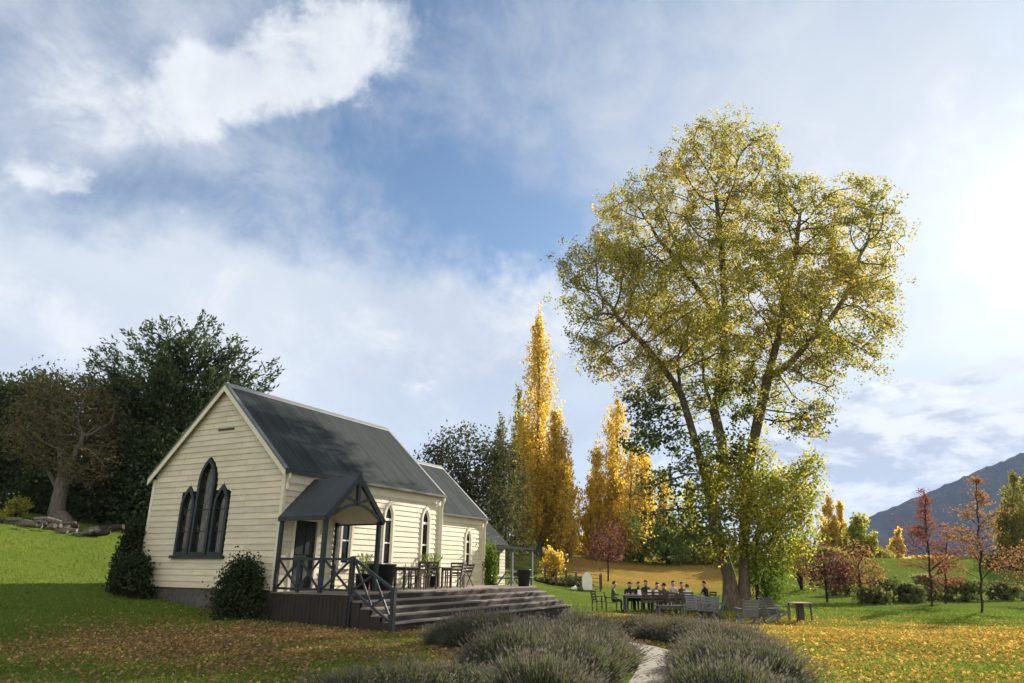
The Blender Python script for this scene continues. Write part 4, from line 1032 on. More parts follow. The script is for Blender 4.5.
poplar(690, 478, 92, 2.4, 150, 'yellow-green poplar seen through the cottonwood trunk fork', M['yellowgreen'])
poplar(829, 498, 120, 2.3, 140, 'far golden poplar, first of a pair beyond the maroon trees', M['gold'], ls=(.3, .5))
poplar(841, 502, 122, 2.3, 130, 'far golden poplar, second of a pair beyond the maroon trees', M['gold'], ls=(.3, .5))
poplar(859, 516, 110, 3.4, 170, 'stout round-topped golden-green tree beyond the rust-leaved trees', M['yellowgreen'], ls=(.3, .45), prof=lambda f: (1 - abs(f - .4) * .9))
poplar(1014, 473, 90, 2.4, 190, 'olive poplar at the edge of the view, taller than the one it touches', M['olive'])
poplar(1029, 468, 93, 2.4, 190, 'olive poplar cut by the edge of the view', M['olive'])
poplar(900, 530, 130, 1.6, 80, 'small golden poplar on the bank behind the red sapling', M['gold'], ls=(.3, .5))
# dark broadleaf behind the chancel
grown_tree('broadleaf_tree', onground(478, 62), [(468, 462, 48, 34), (440, 480, 28, 34, 1), (495, 485, 32, 42, -1), (470, 505, 45, 35)], 62, 'dark round-crowned broadleaf tree rising behind the chancel roof', M['bark_dark'], M['browngreen'],
           step=.7, infl=8, kill=1.0, dens=80, per=9, sig=.45, fill=8, fsig=.40, ls=(.2, .34), rmax=.4)
grown_tree('broadleaf_tree', onground(497, 57), [(500, 525, 26, 36), (512, 545, 22, 22)], 57, 'dark green bushy tree over the annex roof', M['bark_dark'], M['browngreen'], step=.6, infl=8, kill=.9, dens=70, per=26, sig=.5, ls=(.2, .34), rmax=.22)
# macrocarpa and the old trees on the rise
mbase = Vector(ground_at(178, 540, 60)); MY = 47
mbase = onground(182, MY)
def bough_tree(name, base, Y, hull, inner, label, mb, mc, trunk_v, R3=5.0):
    base = Vector(base); kk = Y / F / .97
    top = at(182, trunk_v, Y); NT = 30; P = [np.array(base - Vector((0, 0, .3)))]; par = [-1]
    for i in range(1, NT + 1): P.append(np.array(base.lerp(top, i / NT)) + rng.normal(size=3) * [.08, .08, 0]); par.append(i - 1)
    C = []; AX = []; LL = []
    tg = [(np.array(at(u + rng.normal() * 4, v, Y + dy)), 1.0) for u, v in hull for dy in (rng.uniform(-1.5, 1.5),)]
    for u, v, ru, rv, n_ in inner:
        c = np.array(at(u, v, Y)); d = unit(rng.normal(size=(n_, 3))); d[:, 1] = -np.abs(d[:, 1]) * np.where(rng.random(n_) < .75, 1, -1); tg += [(c + d[q] * [ru * kk, ru * kk * .95, rv * kk], .9) for q in range(n_)]
    for t_, wgt in tg:
        hz_ = max(.10, min(.93, (t_[2] - base.z - 1.2 - .35 * np.linalg.norm(t_[:2] - np.array(top)[:2])) / (top.z - base.z))); i0 = max(2, int(hz_ * NT)); st = P[i0]; l = np.linalg.norm(t_ - st); ns = max(5, int(l / .32)); prev = i0
        for j in range(1, ns + 1):
            f = j / ns; q = st + (t_ - st) * f + np.array([0, 0, -.10 * l * math.sin(f * PI)]) + rng.normal(size=3) * .05
            P.append(q); par.append(prev); prev = len(P) - 1
            if f > .42:
                d = unit((t_ - st)[None])[0]; wv_ = (1.06 - f) ** .75 * min(1.35, l * .24)
                for m_ in range(4):
                    sd2 = rng.normal(size=3) * [1, 1, .35]; b0 = q + sd2 * wv_ * .55; ax0 = unit((d * 1.0 + sd2 * .8 + [0, 0, .25])[None])[0]
                    for m2 in range(4): C.append(b0 + ax0 * .17 * m2 + rng.normal(size=3) * .06); AX.append(ax0 + rng.normal(size=3) * .40); LL.append(rng.uniform(.24, .46))
    P = np.array(P); par = np.array(par); rad = pipe(P, par, .02, 2.2, .6); L = np.array(LL)
    print('boughs', len(C))
    return tree_thing(name, base, branch_mesh('trunk', P, par, rad, .02), leaf_mesh('crown', np.array(C), L, L * .34, np.array(AX)), mb, mc, label)
hull = [(82, 366), (90, 352), (104, 349), (118, 343), (132, 333), (143, 326), (155, 324), (166, 321), (176, 328), (186, 322), (196, 327), (204, 317), (213, 322), (224, 331), (236, 340), (246, 343), (256, 352), (266, 362), (278, 371), (274, 382), (262, 385), (250, 392), (92, 378), (86, 392), (96, 362), (150, 335), (215, 335), (230, 350), (128, 345), (190, 335), (250, 362), (110, 358)]
bough_tree('cypress_tree', mbase, MY, hull, [(178, 385, 60, 40, 70), (150, 420, 60, 36, 60), (205, 370, 46, 30, 40), (130, 455, 46, 36, 50), (175, 455, 60, 40, 50), (120, 400, 34, 26, 30), (150, 495, 60, 30, 50)], 'huge dark green macrocarpa cypress with ragged layered top behind the church', M['bark_dark'], M['conifer'], 326)
def old_tree(u, vb, Y, lob, label, mc, per, **kw):
    b = onground(u, Y); return grown_tree('old_tree', b, lob, Y, label, M['bark_grey'], mc, per=per, **kw)
bt = ground_at(60, 522, 80); BY = 42; bt = onground(56, BY)
Pq = [tuple(bt - Vector((0, 0, .3))), tuple(at(56, 512, BY)), tuple(at(60, 495, BY)), tuple(at(63, 478, BY))]
P0, p0 = poly_nodes([(Pq, None, 0), ([tuple(at(60, 495, BY)), tuple(at(48, 470, BY + .5)), tuple(at(36, 448, BY + .8))], 0, 0), ([tuple(at(63, 478, BY)), tuple(at(74, 456, BY - .6)), tuple(at(84, 436, BY - 1))], 0, 0), ([tuple(at(63, 478, BY)), tuple(at(62, 450, BY + .4)), tuple(at(58, 420, BY + .8))], 0, 0)], .35)
kk = BY / F / .97
A = np.concatenate([ellipsoid_pts(n_, at(u, v, BY + dy), (ru * kk, ru * kk, rv * kk), .4) for u, v, ru, rv, dy, n_ in ((72, 412, 50, 34, 0, 420), (42, 440, 34, 26, -1, 260), (100, 440, 30, 24, 1, 240), (58, 388, 40, 20, 0, 260), (88, 465, 30, 20, -1, 120), (25, 420, 26, 26, .5, 160))])
P, par = colonize(A, P0, p0, .34, 5, .42, 120, up=.03, jit=.3)
rad = pipe(P, par, .016, 2.2, .40); rad *= 1 + .4 * np.clip(1 - (P[:, 2] - bt.z) / 1.5, 0, 1) ** 2
tw = np.nonzero((rad < .05) & (rng.random(len(P)) < .75))[0]; C = np.repeat(P[tw], 11, 0); C = C + rng.normal(size=C.shape) * .30; L = rng.uniform(.10, .24, len(C))
tree_thing('old_tree', bt, branch_mesh('trunk', P, par, rad, .008), leaf_mesh('crown', C, L, L * .6), M['bark_grey'], M['brownleaf'], 'old half-bare tree with thick pale trunk and grey dead twigs on the rise')
grown_tree('old_tree', onground(15, 50), [(20, 415, 40, 32), (-20, 420, 40, 42), (45, 400, 30, 22), (10, 455, 45, 40), (-25, 470, 40, 40), (40, 460, 30, 34)], 50, 'dark brown-tinged dense tree at the outer edge beyond the old bare one', M['bark_dark'], M['conifer'], step=.6, infl=8, kill=.8, dens=60, per=30, sig=.5, ls=(.28, .45), asp=.45, rmax=.4, fill=12, fsig=.5)
grown_tree('old_tree', onground(95, 52), [(88, 425, 40, 30), (70, 460, 44, 40), (105, 470, 40, 40), (60, 500, 36, 26)], 52, 'dark brown-green tree filling the gap behind the old bare one', M['bark_dark'], M['darkbush'], step=.6, infl=8, kill=.8, dens=60, per=28, sig=.5, ls=(.24, .4), rmax=.35)

def shrub(u, Y, wpx, vtop, label, mc, n=900, ls=(.07, .14), name='shrub', group=None, dz=0, shape=1.0, clumps=26, mb=None, p=None, asp=.7, depth=None, sprig=.25):
    """a bush: a few stems and leaf clumps over an uneven dome"""
    b = Vector(p) if p is not None else onground(u, Y); Y = b.y; kk = Y / F / .97; R = wpx * kk / 2; Hh = at(u, vtop, Y).z - b.z
    cs = []
    for i in range(clumps):
        a = rng.random() * 2 * PI; z = rng.random() ** .8; rr = R * (math.sqrt(max(0, 1 - (z * .97) ** (2 / shape))) * .80 + .04) * rng.random() ** .4
        cs.append((math.cos(a) * rr, math.sin(a) * rr * (depth or 1), z * Hh * .88 + .05))
    cs = np.array(cs); idx = rng.integers(0, len(cs), n); sz = rng.uniform(.6, 1.3, len(cs))[idx][:, None]
    d = rng.normal(size=(n, 3)); C = cs[idx] + d * np.array([R * .20, R * .20 * (depth or 1), Hh * .11]) * sz
    C[:, 2] = np.maximum(C[:, 2], .02); L = rng.uniform(*ls, n)
    t = empty(name, b, 0, label, 'shrub' if 'shrub' in name or 'bush' in name else 'tree', group)
    mbb = MB()
    for c in cs[:: 2]: mbb.tube([(0, 0, -.1), (c[0] * .25, c[1] * .25, c[2] * .45), tuple(c * .72)], [.035 * Hh ** .5, .02 * Hh ** .5, .006], 5)
    mbb.build('stem', mb or M['bark_dark'], t, True)
    link('foliage', leaf_mesh('foliage', C, L, L * asp), mc, t); return t
# bushes round the church
shrub(128, 0, 27, 522, 'dark conical conifer shrub at the far corner of the gable', M['darkbush'], 8500, (.06, .13), shape=.45, p=(lambda q: (q.x, q.y, hz(q.x, q.y)))(cw(-.2, WID + .35)), clumps=60)
shrub(147, 0, 38, 555, 'low dark bush at the foot of the conical shrub', M['darkbush'], 6500, (.06, .12), p=(lambda q: (q.x, q.y, hz(q.x, q.y)))(cw(-.55, WID - .5)), clumps=40)
shrub(245, 0, 48, 561, 'round dark bush below the gable near the porch corner', M['darkbush'], 9500, (.05, .11), p=(lambda q: (q.x, q.y, hz(q.x, q.y)))(cw(-.55, .72)), clumps=70, shape=.9)
shrub(490, 0, 15, 545, 'tall leafy green climber against the end of the chancel wall', M['ivy'], 2600, (.07, .14), shape=.25, p=tuple(cw(LC + .35, Q - .25, .3)), clumps=40)
shrub(2, 40, 24, 497, 'yellowish shrub cut by the edge of the view beside the log pile', M['yellowgreen'], 1500, (.10, .18))
# understorey below the cypress: separate dark shrubs along the rise
for i, (u, Y, w, v, lab) in enumerate([(100, 44, 60, 452, 'dark undergrowth bush just behind the log pile'), (135, 43, 60, 440, 'dark undergrowth bush under the cypress beside the gable'), (25, 47, 70, 468, 'dark undergrowth bush behind the pale old trunk'), (75, 47, 60, 470, 'dark undergrowth bush between the pale trunk and the cypress')]):
    shrub(u, Y, w, v, lab, M['darkbush'], 4200, (.18, .32), clumps=46)
# lower growth by the cottonwood
sb = TB + Vector((1.3, .6, 0))
grown_tree('sapling_tree', sb, [(775, 500, 40, 32, .3), (798, 485, 22, 20, .2), (738, 490, 34, 26, -1.2, .8), (752, 455, 26, 14, -1.2, .7), (705, 500, 24, 20, -1.0, .6), (790, 530, 32, 22, .3, .8), (812, 462, 12, 14, .4, .6), (735, 530, 22, 14, -1.3, .6), (722, 470, 26, 20, -1.6, .7), (758, 500, 26, 26, -1.8, .8), (715, 545, 22, 14, -1.6, .6), (765, 540, 26, 20, -1.2, .8)], TYB, 'bushy yellow-green young tree leaning out from the base of the cottonwood', M['bark_dark'], M['yellowgreen'],
           step=.35, infl=5, kill=.48, dens=90, per=8, sig=.26, ls=(.11, .22), asp=.8, fill=9, fsig=.22, rmax=.10, tip=.01, zmin=.8)
shrub(772, 0, 42, 538, 'dense ivy-green shrub pressed against the cottonwood trunk', M['ivy'], 4600, (.08, .16), p=tuple(TB + Vector((1.65, .1, 0))), clumps=56, shape=.6)
# trees of the far lawn
grown_tree('maroon_tree', onground(608, 66), [(608, 540, 15, 18), (606, 552, 17, 12)], 66, 'small maroon-leaved tree on the orange slope before the golden poplars', M['bark_dark'], M['maroon'], step=.5, infl=6, kill=.6, dens=120, per=7, sig=.34, fill=4, fsig=.3, ls=(.15, .26), rmax=.08)
grown_tree('maroon_tree', onground(824, 48), [(824, 566, 22, 18), (815, 572, 14, 14), (835, 572, 14, 14)], 48, 'round maroon-leaved tree beyond the lone side table', M['bark_dark'], M['maroon'], step=.4, infl=5, kill=.45, dens=130, per=7, sig=.30, fill=4, fsig=.26, ls=(.12, .22), rmax=.08)
grown_tree('maroon_tree', onground(858, 50), [(860, 565, 19, 20), (866, 575, 16, 14)], 50, 'rust-brown small tree beside the round maroon one', M['bark_dark'], M['rust'], step=.4, infl=5, kill=.45, dens=120, per=13, sig=.28, ls=(.12, .2), rmax=.07)
def layered(u, vb, vtop, label, mc, tiers, per, name='oak_sapling', lean=0):
    b = ground_at(u, vb); Y = b.y; top = at(u + lean, vtop, Y); Hh = top.z - b.z
    P = [np.array(b)]; par = [-1]; NT = 18
    for i in range(1, NT + 1): P.append(np.array(b.lerp(top, i / NT)) + rng.normal(size=3) * [.035, .035, 0]); par.append(i - 1)
    C = []
    for f, n, ln in tiers:
        for q in range(n):
            a = rng.random() * 2 * PI; i0 = int(np.clip(f + rng.uniform(-.09, .07), .15, .97) * NT); prev = i0; l = ln * rng.uniform(.75, 1.55); ns = 8; side_ = rng.normal() * .5; up_ = rng.uniform(.15, .75)
            for j in range(1, ns + 1):
                t = j / ns; aa = a + side_ * t; q_ = P[i0] + np.array([math.cos(aa) * l * t, math.sin(aa) * l * t, l * (up_ * t + .10 * math.sin(t * 3))]) + rng.normal(size=3) * .04
                P.append(q_); par.append(prev); prev = len(P) - 1
                if t > .25: C.append(q_)
                if j in (2, 3, 4, 5, 6, 7):
                    pv = prev
                    for m_ in range(1, 4):
                        d = np.array([math.cos(aa + (1 if j % 2 else -1)), math.sin(aa + (1 if j % 2 else -1)), .15]); P.append(q_ + d * .14 * m_ * l * .6); par.append(pv); pv = len(P) - 1; C.append(P[-1])
    P = np.array(P); par = np.array(par); rad = pipe(P, par, .008, 2.2, .062)
    C = np.repeat(np.array(C), per, 0); C = C + rng.normal(size=C.shape) * [.17, .17, .12]; L = rng.uniform(.06, .14, len(C))
    return tree_thing(name, b, branch_mesh('trunk', P, par, rad, .004), leaf_mesh('crown', C, L, L * .6), M['bark_dark'], mc, label)
tiers = [(.26, 7, 1.75), (.36, 8, 1.85), (.46, 7, 1.5), (.56, 6, 1.1), (.66, 5, .8), (.76, 4, .5), (.86, 3, .3), (.94, 3, .16)]
layered(932, 607, 487, 'red-leaved oak sapling with open layered branches on the lawn', M['red'], tiers, 5, lean=-8)
layered(982, 613, 474, 'orange-brown oak sapling, taller and nearer than the red one', M['rust'], [(.28, 6, 1.8), (.38, 7, 1.75), (.48, 6, 1.45), (.58, 5, 1.1), (.68, 4, .8), (.78, 4, .55), (.87, 3, .32), (.95, 3, .16)], 4, lean=-6)
layered(946, 604, 530, 'low red-brown sapling between the two tall oak saplings', M['red'], [(.3, 6, 1.1), (.5, 6, 1.1), (.7, 5, .8), (.9, 4, .4)], 4)
layered(1040, 606, 520, 'rust-leaved sapling at the very edge of the view', M['rust'], tiers[:6], 4)
# golden bush, hedges and shrubs round the far lawn
shrub(553, 60, 26, 550, 'bright yellow bush in the fenced bed below the tall poplar', M['gold'], 1500, (.14, .24))
beds = [(520, 58, 34, 572, 'shrubgreen', 'brown-green low bush just beyond the annex'), (572, 58, 30, 577, 'shrubgreen', 'low grey-green bush behind the arched white board'), (548, 57, 24, 579, 'brownleaf', 'low brown bush at the corner of the post fence'),
        (642, 86, 40, 522, 'yellowgreen', 'tall yellow-green bush on the church side of the long table view'), (668, 85, 44, 530, 'ivy', 'green bush at the top of the orange slope behind the seated people'), (700, 87, 44, 524, 'yellowgreen', 'yellow-green bush between the table end and the cottonwood trunk'),
        (800, 66, 36, 535, 'yellowgreen', 'yellow-green bush behind the ivy shrub'), (845, 62, 40, 560, 'shrubgreen', 'green bush behind the maroon and rust trees'), (885, 52, 42, 578, 'shrubgreen', 'low spreading green shrub on the bank near the red sapling'),
        (905, 50, 36, 585, 'shrubgreen', 'low grey-green shrub under the red sapling branches'), (870, 47, 30, 588, 'shrubgreen', 'low dark shrub in the lawn before the rust tree'), (925, 56, 36, 575, 'pale', 'pale grassy shrub on the bank between the saplings'),
        (960, 54, 42, 580, 'shrubgreen', 'dark low shrub between the two tall oak saplings'), (1000, 56, 40, 582, 'shrubgreen', 'low shrub beyond the orange-brown sapling'), (1015, 80, 60, 552, 'darkleaf', 'dark bush at the foot of the olive poplars'),
        (820, 100, 50, 548, 'olive', 'far olive bush under the pair of poplars'), (745, 80, 50, 545, 'yellowgreen', 'yellow bush seen between the trunk and the ivy'), (715, 84, 60, 548, 'olive', 'olive bush far behind the cottonwood trunk'),
        (590, 88, 60, 535, 'gold', 'golden bush at the foot of the shorter golden poplar'), (630, 90, 60, 530, 'olive', 'olive bush behind the small maroon tree'), (530, 80, 60, 535, 'darkleaf', 'dark bush at the foot of the highest poplar'), (870, 120, 50, 545, 'olive', 'far olive bush under the stout round tree'),
        (940, 110, 50, 556, 'gold', 'golden bush on the far bank behind the saplings'), (980, 105, 50, 556, 'shrubgreen', 'green bush on the far bank behind the orange-brown sapling')]
for u, Y, w, v, mm, lab in beds: shrub(u, Y, w, v, lab, M[mm], int(500 + w * Y * .45), (.10 + Y * .0016, .16 + Y * .003), clumps=36)

# ------------------------------------------------------------------ log pile on the rise
lp = ground_at(72, 533)
print('log pile', lp)
t = empty('log_pile', (lp.x, lp.y, hz(lp.x, lp.y)), 0, 'heap of grey logs and rubble on the grass rise by the old tree', 'log pile')
for i in range(34):
    x = rng.normal() * 2.2; y = rng.normal() * .7; z = hz(lp.x + x, lp.y + y) - hz(lp.x, lp.y) + abs(rng.normal()) * .22; a = rng.uniform(-.6, .6); l = rng.uniform(.4, 1.3); r = rng.uniform(.07, .2)
    b = MB(); b.tube([(x - math.cos(a) * l / 2, y - math.sin(a) * l / 2, z), (x, y, z + .04), (x + math.cos(a) * l / 2, y + math.sin(a) * l / 2, z + rng.uniform(-.1, .2))], [r, r * 1.1, r * .8], 7); b.build('log', M['bark_grey'] if i % 3 else M['bark_dark'], t)
# stump by the log pile
# ------------------------------------------------------------------ lavender
def lavender_mesh(seed, R, Hh, n):
    r = np.random.default_rng(seed)
    a = r.random(n) * 2 * PI; til = np.arccos(1 - r.random(n) * .80) * .92
    d = np.stack([np.cos(a) * np.sin(til), np.sin(a) * np.sin(til), np.cos(til)], 1)
    lump = 1 + .13 * np.sin(a * 3 + seed * 2) * np.sin(til * 4) + .09 * np.sin(a * 7 + til * 9 + seed); ext = np.array([R, R, Hh]) * (r.uniform(.74, 1.10, n) * lump)[:, None]
    tipp = d * ext; root = tipp * r.uniform(.55, .80, (n, 1)); root[:, 2] -= .05; tipp = tipp + r.normal(size=(n, 3)) * [.06, .06, .045]; root[:, 2] *= .8
    tipp[:, 2] = np.maximum(tipp[:, 2], .03); ax = unit(tipp - root); mid = root * .5 + tipp * .5; ln = np.linalg.norm(tipp - root, axis=1)
    return mid, ln, ax, tipp
lavs = []
for sd in range(4):
    mid, ln, ax, tipp = lavender_mesh(sd, .72, .62, 3600)
    f = leaf_mesh('foliage', mid, ln * 1.05, .013, ax)
    k_ = rng.random(len(tipp)) < .62
    fl = leaf_mesh('flower_spikes', (tipp + ax * .02)[k_], rng.uniform(.035, .085, k_.sum()), .017, ax[k_])
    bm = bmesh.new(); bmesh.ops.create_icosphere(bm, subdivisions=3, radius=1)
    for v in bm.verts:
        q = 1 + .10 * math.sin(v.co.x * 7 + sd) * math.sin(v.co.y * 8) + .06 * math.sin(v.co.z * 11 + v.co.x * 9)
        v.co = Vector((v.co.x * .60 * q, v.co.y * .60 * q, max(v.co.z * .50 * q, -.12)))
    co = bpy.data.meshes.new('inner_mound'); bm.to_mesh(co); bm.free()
    lavs.append((f, fl, co))
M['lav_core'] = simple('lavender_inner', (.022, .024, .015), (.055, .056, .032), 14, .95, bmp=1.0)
first = {}
def lavender(x, y, s, label, group, hs=1.0):
    i = int(rng.integers(0, 4))
    if i not in first:
        t = empty('lavender_bush', (0, 0, 0)); f, fl, co = lavs[i]
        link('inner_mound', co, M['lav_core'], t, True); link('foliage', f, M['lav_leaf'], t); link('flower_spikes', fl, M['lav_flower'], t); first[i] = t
    else: t = copy_tree(first[i])
    t.location = (x, y, hz(x, y) - .02); t.rotation_euler = (0, 0, rng.random() * 6.28); t.scale = (s, s * rng.uniform(.9, 1.1), s * hs * rng.uniform(.64, .98)); tag(t, label, 'lavender', group)
rowA = [(u, v) for u, v in ()]
def row(pts, n, s, label, group, hs=1.0, jit=.12):
    sp_ = spline(pts, 40); L_ = [0]
    for a_, b_ in zip(sp_[:-1], sp_[1:]): L_.append(L_[-1] + (b_ - a_).length)
    for k in range(n):
        d = L_[-1] * k / max(1, n - 1); j = min(range(len(L_)), key=lambda i: abs(L_[i] - d)); q = sp_[j]
        lavender(q.x + rng.normal() * jit, q.y + rng.normal() * jit, s * rng.uniform(.82, 1.12), label, group, hs)
row([(-.75, 17.0), (.6, 16.9), (1.4, 15.9), (1.7, 14.6), (1.4, 13.0), (.95, 11.4), (.62, 10.0), (.45, 8.6)], 15, 1.18, 'grey-green lavender bush in the tall hedge curving along the church side of the gravel path', 'lavender hedge on the church side of the path', 1.0)
row([(-1.0, 16.5), (.2, 16.0), (.75, 14.6), (.6, 12.9), (.2, 11.4)], 8, 1.2, 'grey-green lavender bush in the second row behind the path hedge, nearer the church steps', 'second lavender row near the steps', 1.1)
row([(-1.75, 9.3), (-1.1, 9.5), (-.4, 9.9), (.2, 10.4)], 5, 1.0, 'low lavender bush in the front row cut by the bottom of the view', 'front lavender row', .80)
row([(3.75, 18.6), (4.3, 17.4), (4.4, 16.0), (4.15, 14.4), (3.7, 12.8), (3.3, 11.4), (2.95, 10.0), (2.6, 8.4)], 14, 1.12, 'grey-green lavender bush in the hedge on the cottonwood side of the gravel path', 'lavender hedge on the cottonwood side of the path', .92)
row([(2.2, 20.6), (3.2, 20.4), (4.2, 19.6), (4.8, 18.4)], 6, 1.1, 'lavender bush in the short far row before the long table', 'far lavender row', .85)

# ------------------------------------------------------------------ grass blades and fallen leaves
def frustum_pts(n, y0, y1, pw=1.6, pad=1.06):
    y = y0 + (y1 - y0) * rng.random(n) ** pw; x = (rng.random(n) * 2 - 1) * y * .80 * pad; return x, y
def on_path(x, y):
    m = np.zeros(len(x), bool)
    for p in PATH: m |= (x - p.x) ** 2 + (y - p.y) ** 2 < .55 ** 2
    return m
def in_church(x, y, pad=.0):
    dx, dy = x - CX, y - CY; lx = dx * s_ + dy * c_; ly = -dx * c_ + dy * s_
    return ((lx > -pad) & (lx < 14) & (ly > -4.5 * (lx > -.1)) & (ly < WID)) | ((lx > 14) & (lx < 22) & (ly > -3.5) & (ly < 6))
x, y = frustum_pts(190000, 8.6, 42, 2.0); keep = ~on_path(x, y) & ~in_church(x, y) & (rng.random(len(x)) > litter_np(x, y) * .62); x, y = x[keep], y[keep]
n = len(x); hgt = rng.uniform(.03, .085, n) * (1 + .5 * (rng.random(n) < .08)); a = rng.random(n) * 2 * PI; w = .008 + y * .00045
bx, by = np.cos(a) * w, np.sin(a) * w; z = height(x, y); lx, ly = rng.normal(size=n) * hgt * .5, rng.normal(size=n) * hgt * .5
V = np.stack([np.stack([x - bx, y - by, z - .01], 1), np.stack([x + bx, y + by, z - .01], 1), np.stack([x + lx, y + ly, z + hgt], 1)], 1).reshape(-1, 3)
tag(link('grass', np_mesh('grass', V, np.arange(3 * n).reshape(n, 3)), M['grass']), kind='stuff')
x, y = frustum_pts(430000, 8.6, 46, 1.7); keep = (rng.random(len(x)) < litter_np(x, y) ** 1.1) & ~on_path(x, y) & ~in_church(x, y); x, y = x[keep], y[keep]
xp, yp = frustum_pts(5000, 8.6, 20, 1.4); kp = on_path(xp, yp) & (rng.random(len(xp)) < .25); x = np.concatenate([x, xp[kp]]); y = np.concatenate([y, yp[kp]])
C = np.stack([x, y, height(x, y) + rng.uniform(.012, .055, len(x))], 1); ax = rng.normal(size=C.shape) * [1, 1, .28]; nr = rng.normal(size=C.shape) * .45 + [0, 0, 1]
L = rng.uniform(.035, .078, len(x)) * (1 + y * .006)
print('litter', len(x), 'grass', n)
gold_ = x - .02 * y + rng.normal(size=len(x)) * .5 > 3.2
tag(link('fallen_leaves', leaf_mesh('fallen_leaves', C[gold_], L[gold_], L[gold_] * .75, ax[gold_], nr[gold_]), M['litter']), kind='stuff')
gold_ = ~gold_; tag(link('brown_fallen_leaves', leaf_mesh('brown_fallen_leaves', C[gold_], L[gold_], L[gold_] * .75, ax[gold_], nr[gold_]), M['litter_brown']), kind='stuff')

# ------------------------------------------------------------------ hill
def hill(name, prof, Y, depth, m):
    """a ridge whose skyline passes through the (u, v) profile seen from the lawn, at distance Y, falling to the valley on both sides"""
    us = np.linspace(prof[0][0], prof[-1][0], 150); vs = np.interp(us, [p[0] for p in prof], [p[1] for p in prof])
    crest = [at(u, v, Y) for u, v in zip(us, vs)]; N = 60; V = []
    for i, c in enumerate(crest):
        for j in range(N + 1):
            f = j / N * 2 - 1; hgt = max(c.z + 10, 0) * (1 - abs(f)) ** 1.15 - 10
            spur = 1 + .10 * math.sin(i * .55 + f * 5) * (1 - abs(f)) * abs(f) * 4 + .06 * math.sin(i * 1.7 + f * 9) * abs(f)
            nz = rng.normal() * 2.6 * (abs(f) < .98)
            V.append((c.x * (1 + f * depth / Y), c.y + f * depth, hgt * (spur if j != N // 2 else 1) + nz))
    n1 = N + 1; i = (np.arange(len(crest) - 1)[:, None] * n1 + np.arange(N)[None]).ravel()
    return tag(link(name, np_mesh(name, np.array(V), np.stack([i, i + n1, i + n1 + 1, i + 1], 1)), m, smooth_=True), kind='structure')
def hill_mat():
    m, nt, out = mat('hill_scrub')
    f = noise(nt, .010, 8, .68); f2 = noise(nt, .05, 6, .7)
    col = mixc(nt, .5, ramp(nt, f, [(.38, (.008, .012, .010)), (.58, (.045, .042, .028))]), ramp(nt, f2, [(.4, (.006, .010, .008)), (.6, (.05, .046, .034))]))
    principled(nt, out, col, 1.0, bump(nt, f2, .8, 6), 0.0); return m
M['hill'] = hill_mat()
hill('hill', [(780, 566), (840, 536), (866, 519), (890, 508), (930, 492), (970, 474), (1024, 452), (1100, 420), (1200, 385), (1330, 400), (1480, 450)], 2400, 700, M['hill'])
hill('hill_far', [(-400, 545), (-200, 535), (0, 540), (200, 552), (400, 556), (560, 556), (700, 558), (860, 560)], 3400, 700, M['hill'])

# ------------------------------------------------------------------ sky, sun, air
AZ, EL = math.radians(41.0), math.radians(22.0)
SUN = Vector((math.sin(AZ) * math.cos(EL), math.cos(AZ) * math.cos(EL), math.sin(EL)))
sl = bpy.data.lights.new('sun', 'SUN'); sl.energy = 5.0; sl.angle = math.radians(.6); sl.color = (1, .90, .76)
so = bpy.data.objects.new('sun', sl); COL.objects.link(so); so.rotation_euler = SUN.to_track_quat('Z', 'Y').to_euler(); so.location = (30, 30, 60)
w = bpy.data.worlds.new('World'); scene.world = w; w.use_nodes = True; nt = w.node_tree; nt.nodes.clear()
wo = nt.nodes.new('ShaderNodeOutputWorld'); bg = nt.nodes.new('ShaderNodeBackground'); bg.inputs['Strength'].default_value = .05
sky = nt.nodes.new('ShaderNodeTexSky'); sky.sky_type = 'NISHITA'; sky.sun_disc = False; sky.sun_elevation = EL; sky.sun_rotation = AZ; sky.air_density = 1.0; sky.dust_density = 1.0; sky.ozone_density = 1.6
tc = nt.nodes.new('ShaderNodeTexCoord'); DIR = tc.outputs['Generated']
def vm(op, a, b=None, out=0):
    m = nt.nodes.new('ShaderNodeVectorMath'); m.operation = op
    for i, v in enumerate((a, b)):
        if v is None: continue
        if hasattr(v, 'is_output'): nt.links.new(v, m.inputs[i])
        else: m.inputs[i].default_value = v
    return m.outputs['Value'] if out else m.outputs['Vector']
sx = nt.nodes.new('ShaderNodeSeparateXYZ'); nt.links.new(DIR, sx.inputs[0])
zz = mth(nt, 'ADD', mth(nt, 'MAXIMUM', sx.outputs[2], 0.0), .10)
cmb = nt.nodes.new('ShaderNodeCombineXYZ'); nt.links.new(mth(nt, 'DIVIDE', sx.outputs[0], zz), cmb.inputs[0]); nt.links.new(mth(nt, 'DIVIDE', sx.outputs[1], zz), cmb.inputs[1])
PL = cmb.outputs[0]                               # the cloud layer as a plane overhead
def plnoise(scale, detail, rough, sc=(1, 1, 1), rot=0, dist=0, off=(0, 0, 0)):
    mp = nt.nodes.new('ShaderNodeMapping'); mp.inputs['Scale'].default_value = sc; mp.inputs['Rotation'].default_value = (0, 0, rot); mp.inputs['Location'].default_value = off
    nt.links.new(PL, mp.inputs[0]); return noise(nt, scale, detail, rough, mp.outputs[0], dist)
wn = nt.nodes.new('ShaderNodeTexNoise'); wn.inputs['Scale'].default_value = 5; wn.inputs['Detail'].default_value = 6; wn.inputs['Roughness'].default_value = .62; nt.links.new(DIR, wn.inputs['Vector'])
wv = nt.nodes.new('ShaderNodeVectorMath'); wv.operation = 'SUBTRACT'; nt.links.new(wn.outputs['Color'], wv.inputs[0]); wv.inputs[1].default_value = (.5, .5, .5)
WD = vm('ADD', DIR, vm('MULTIPLY', wv.outputs[0], (.17, .17, .17)))
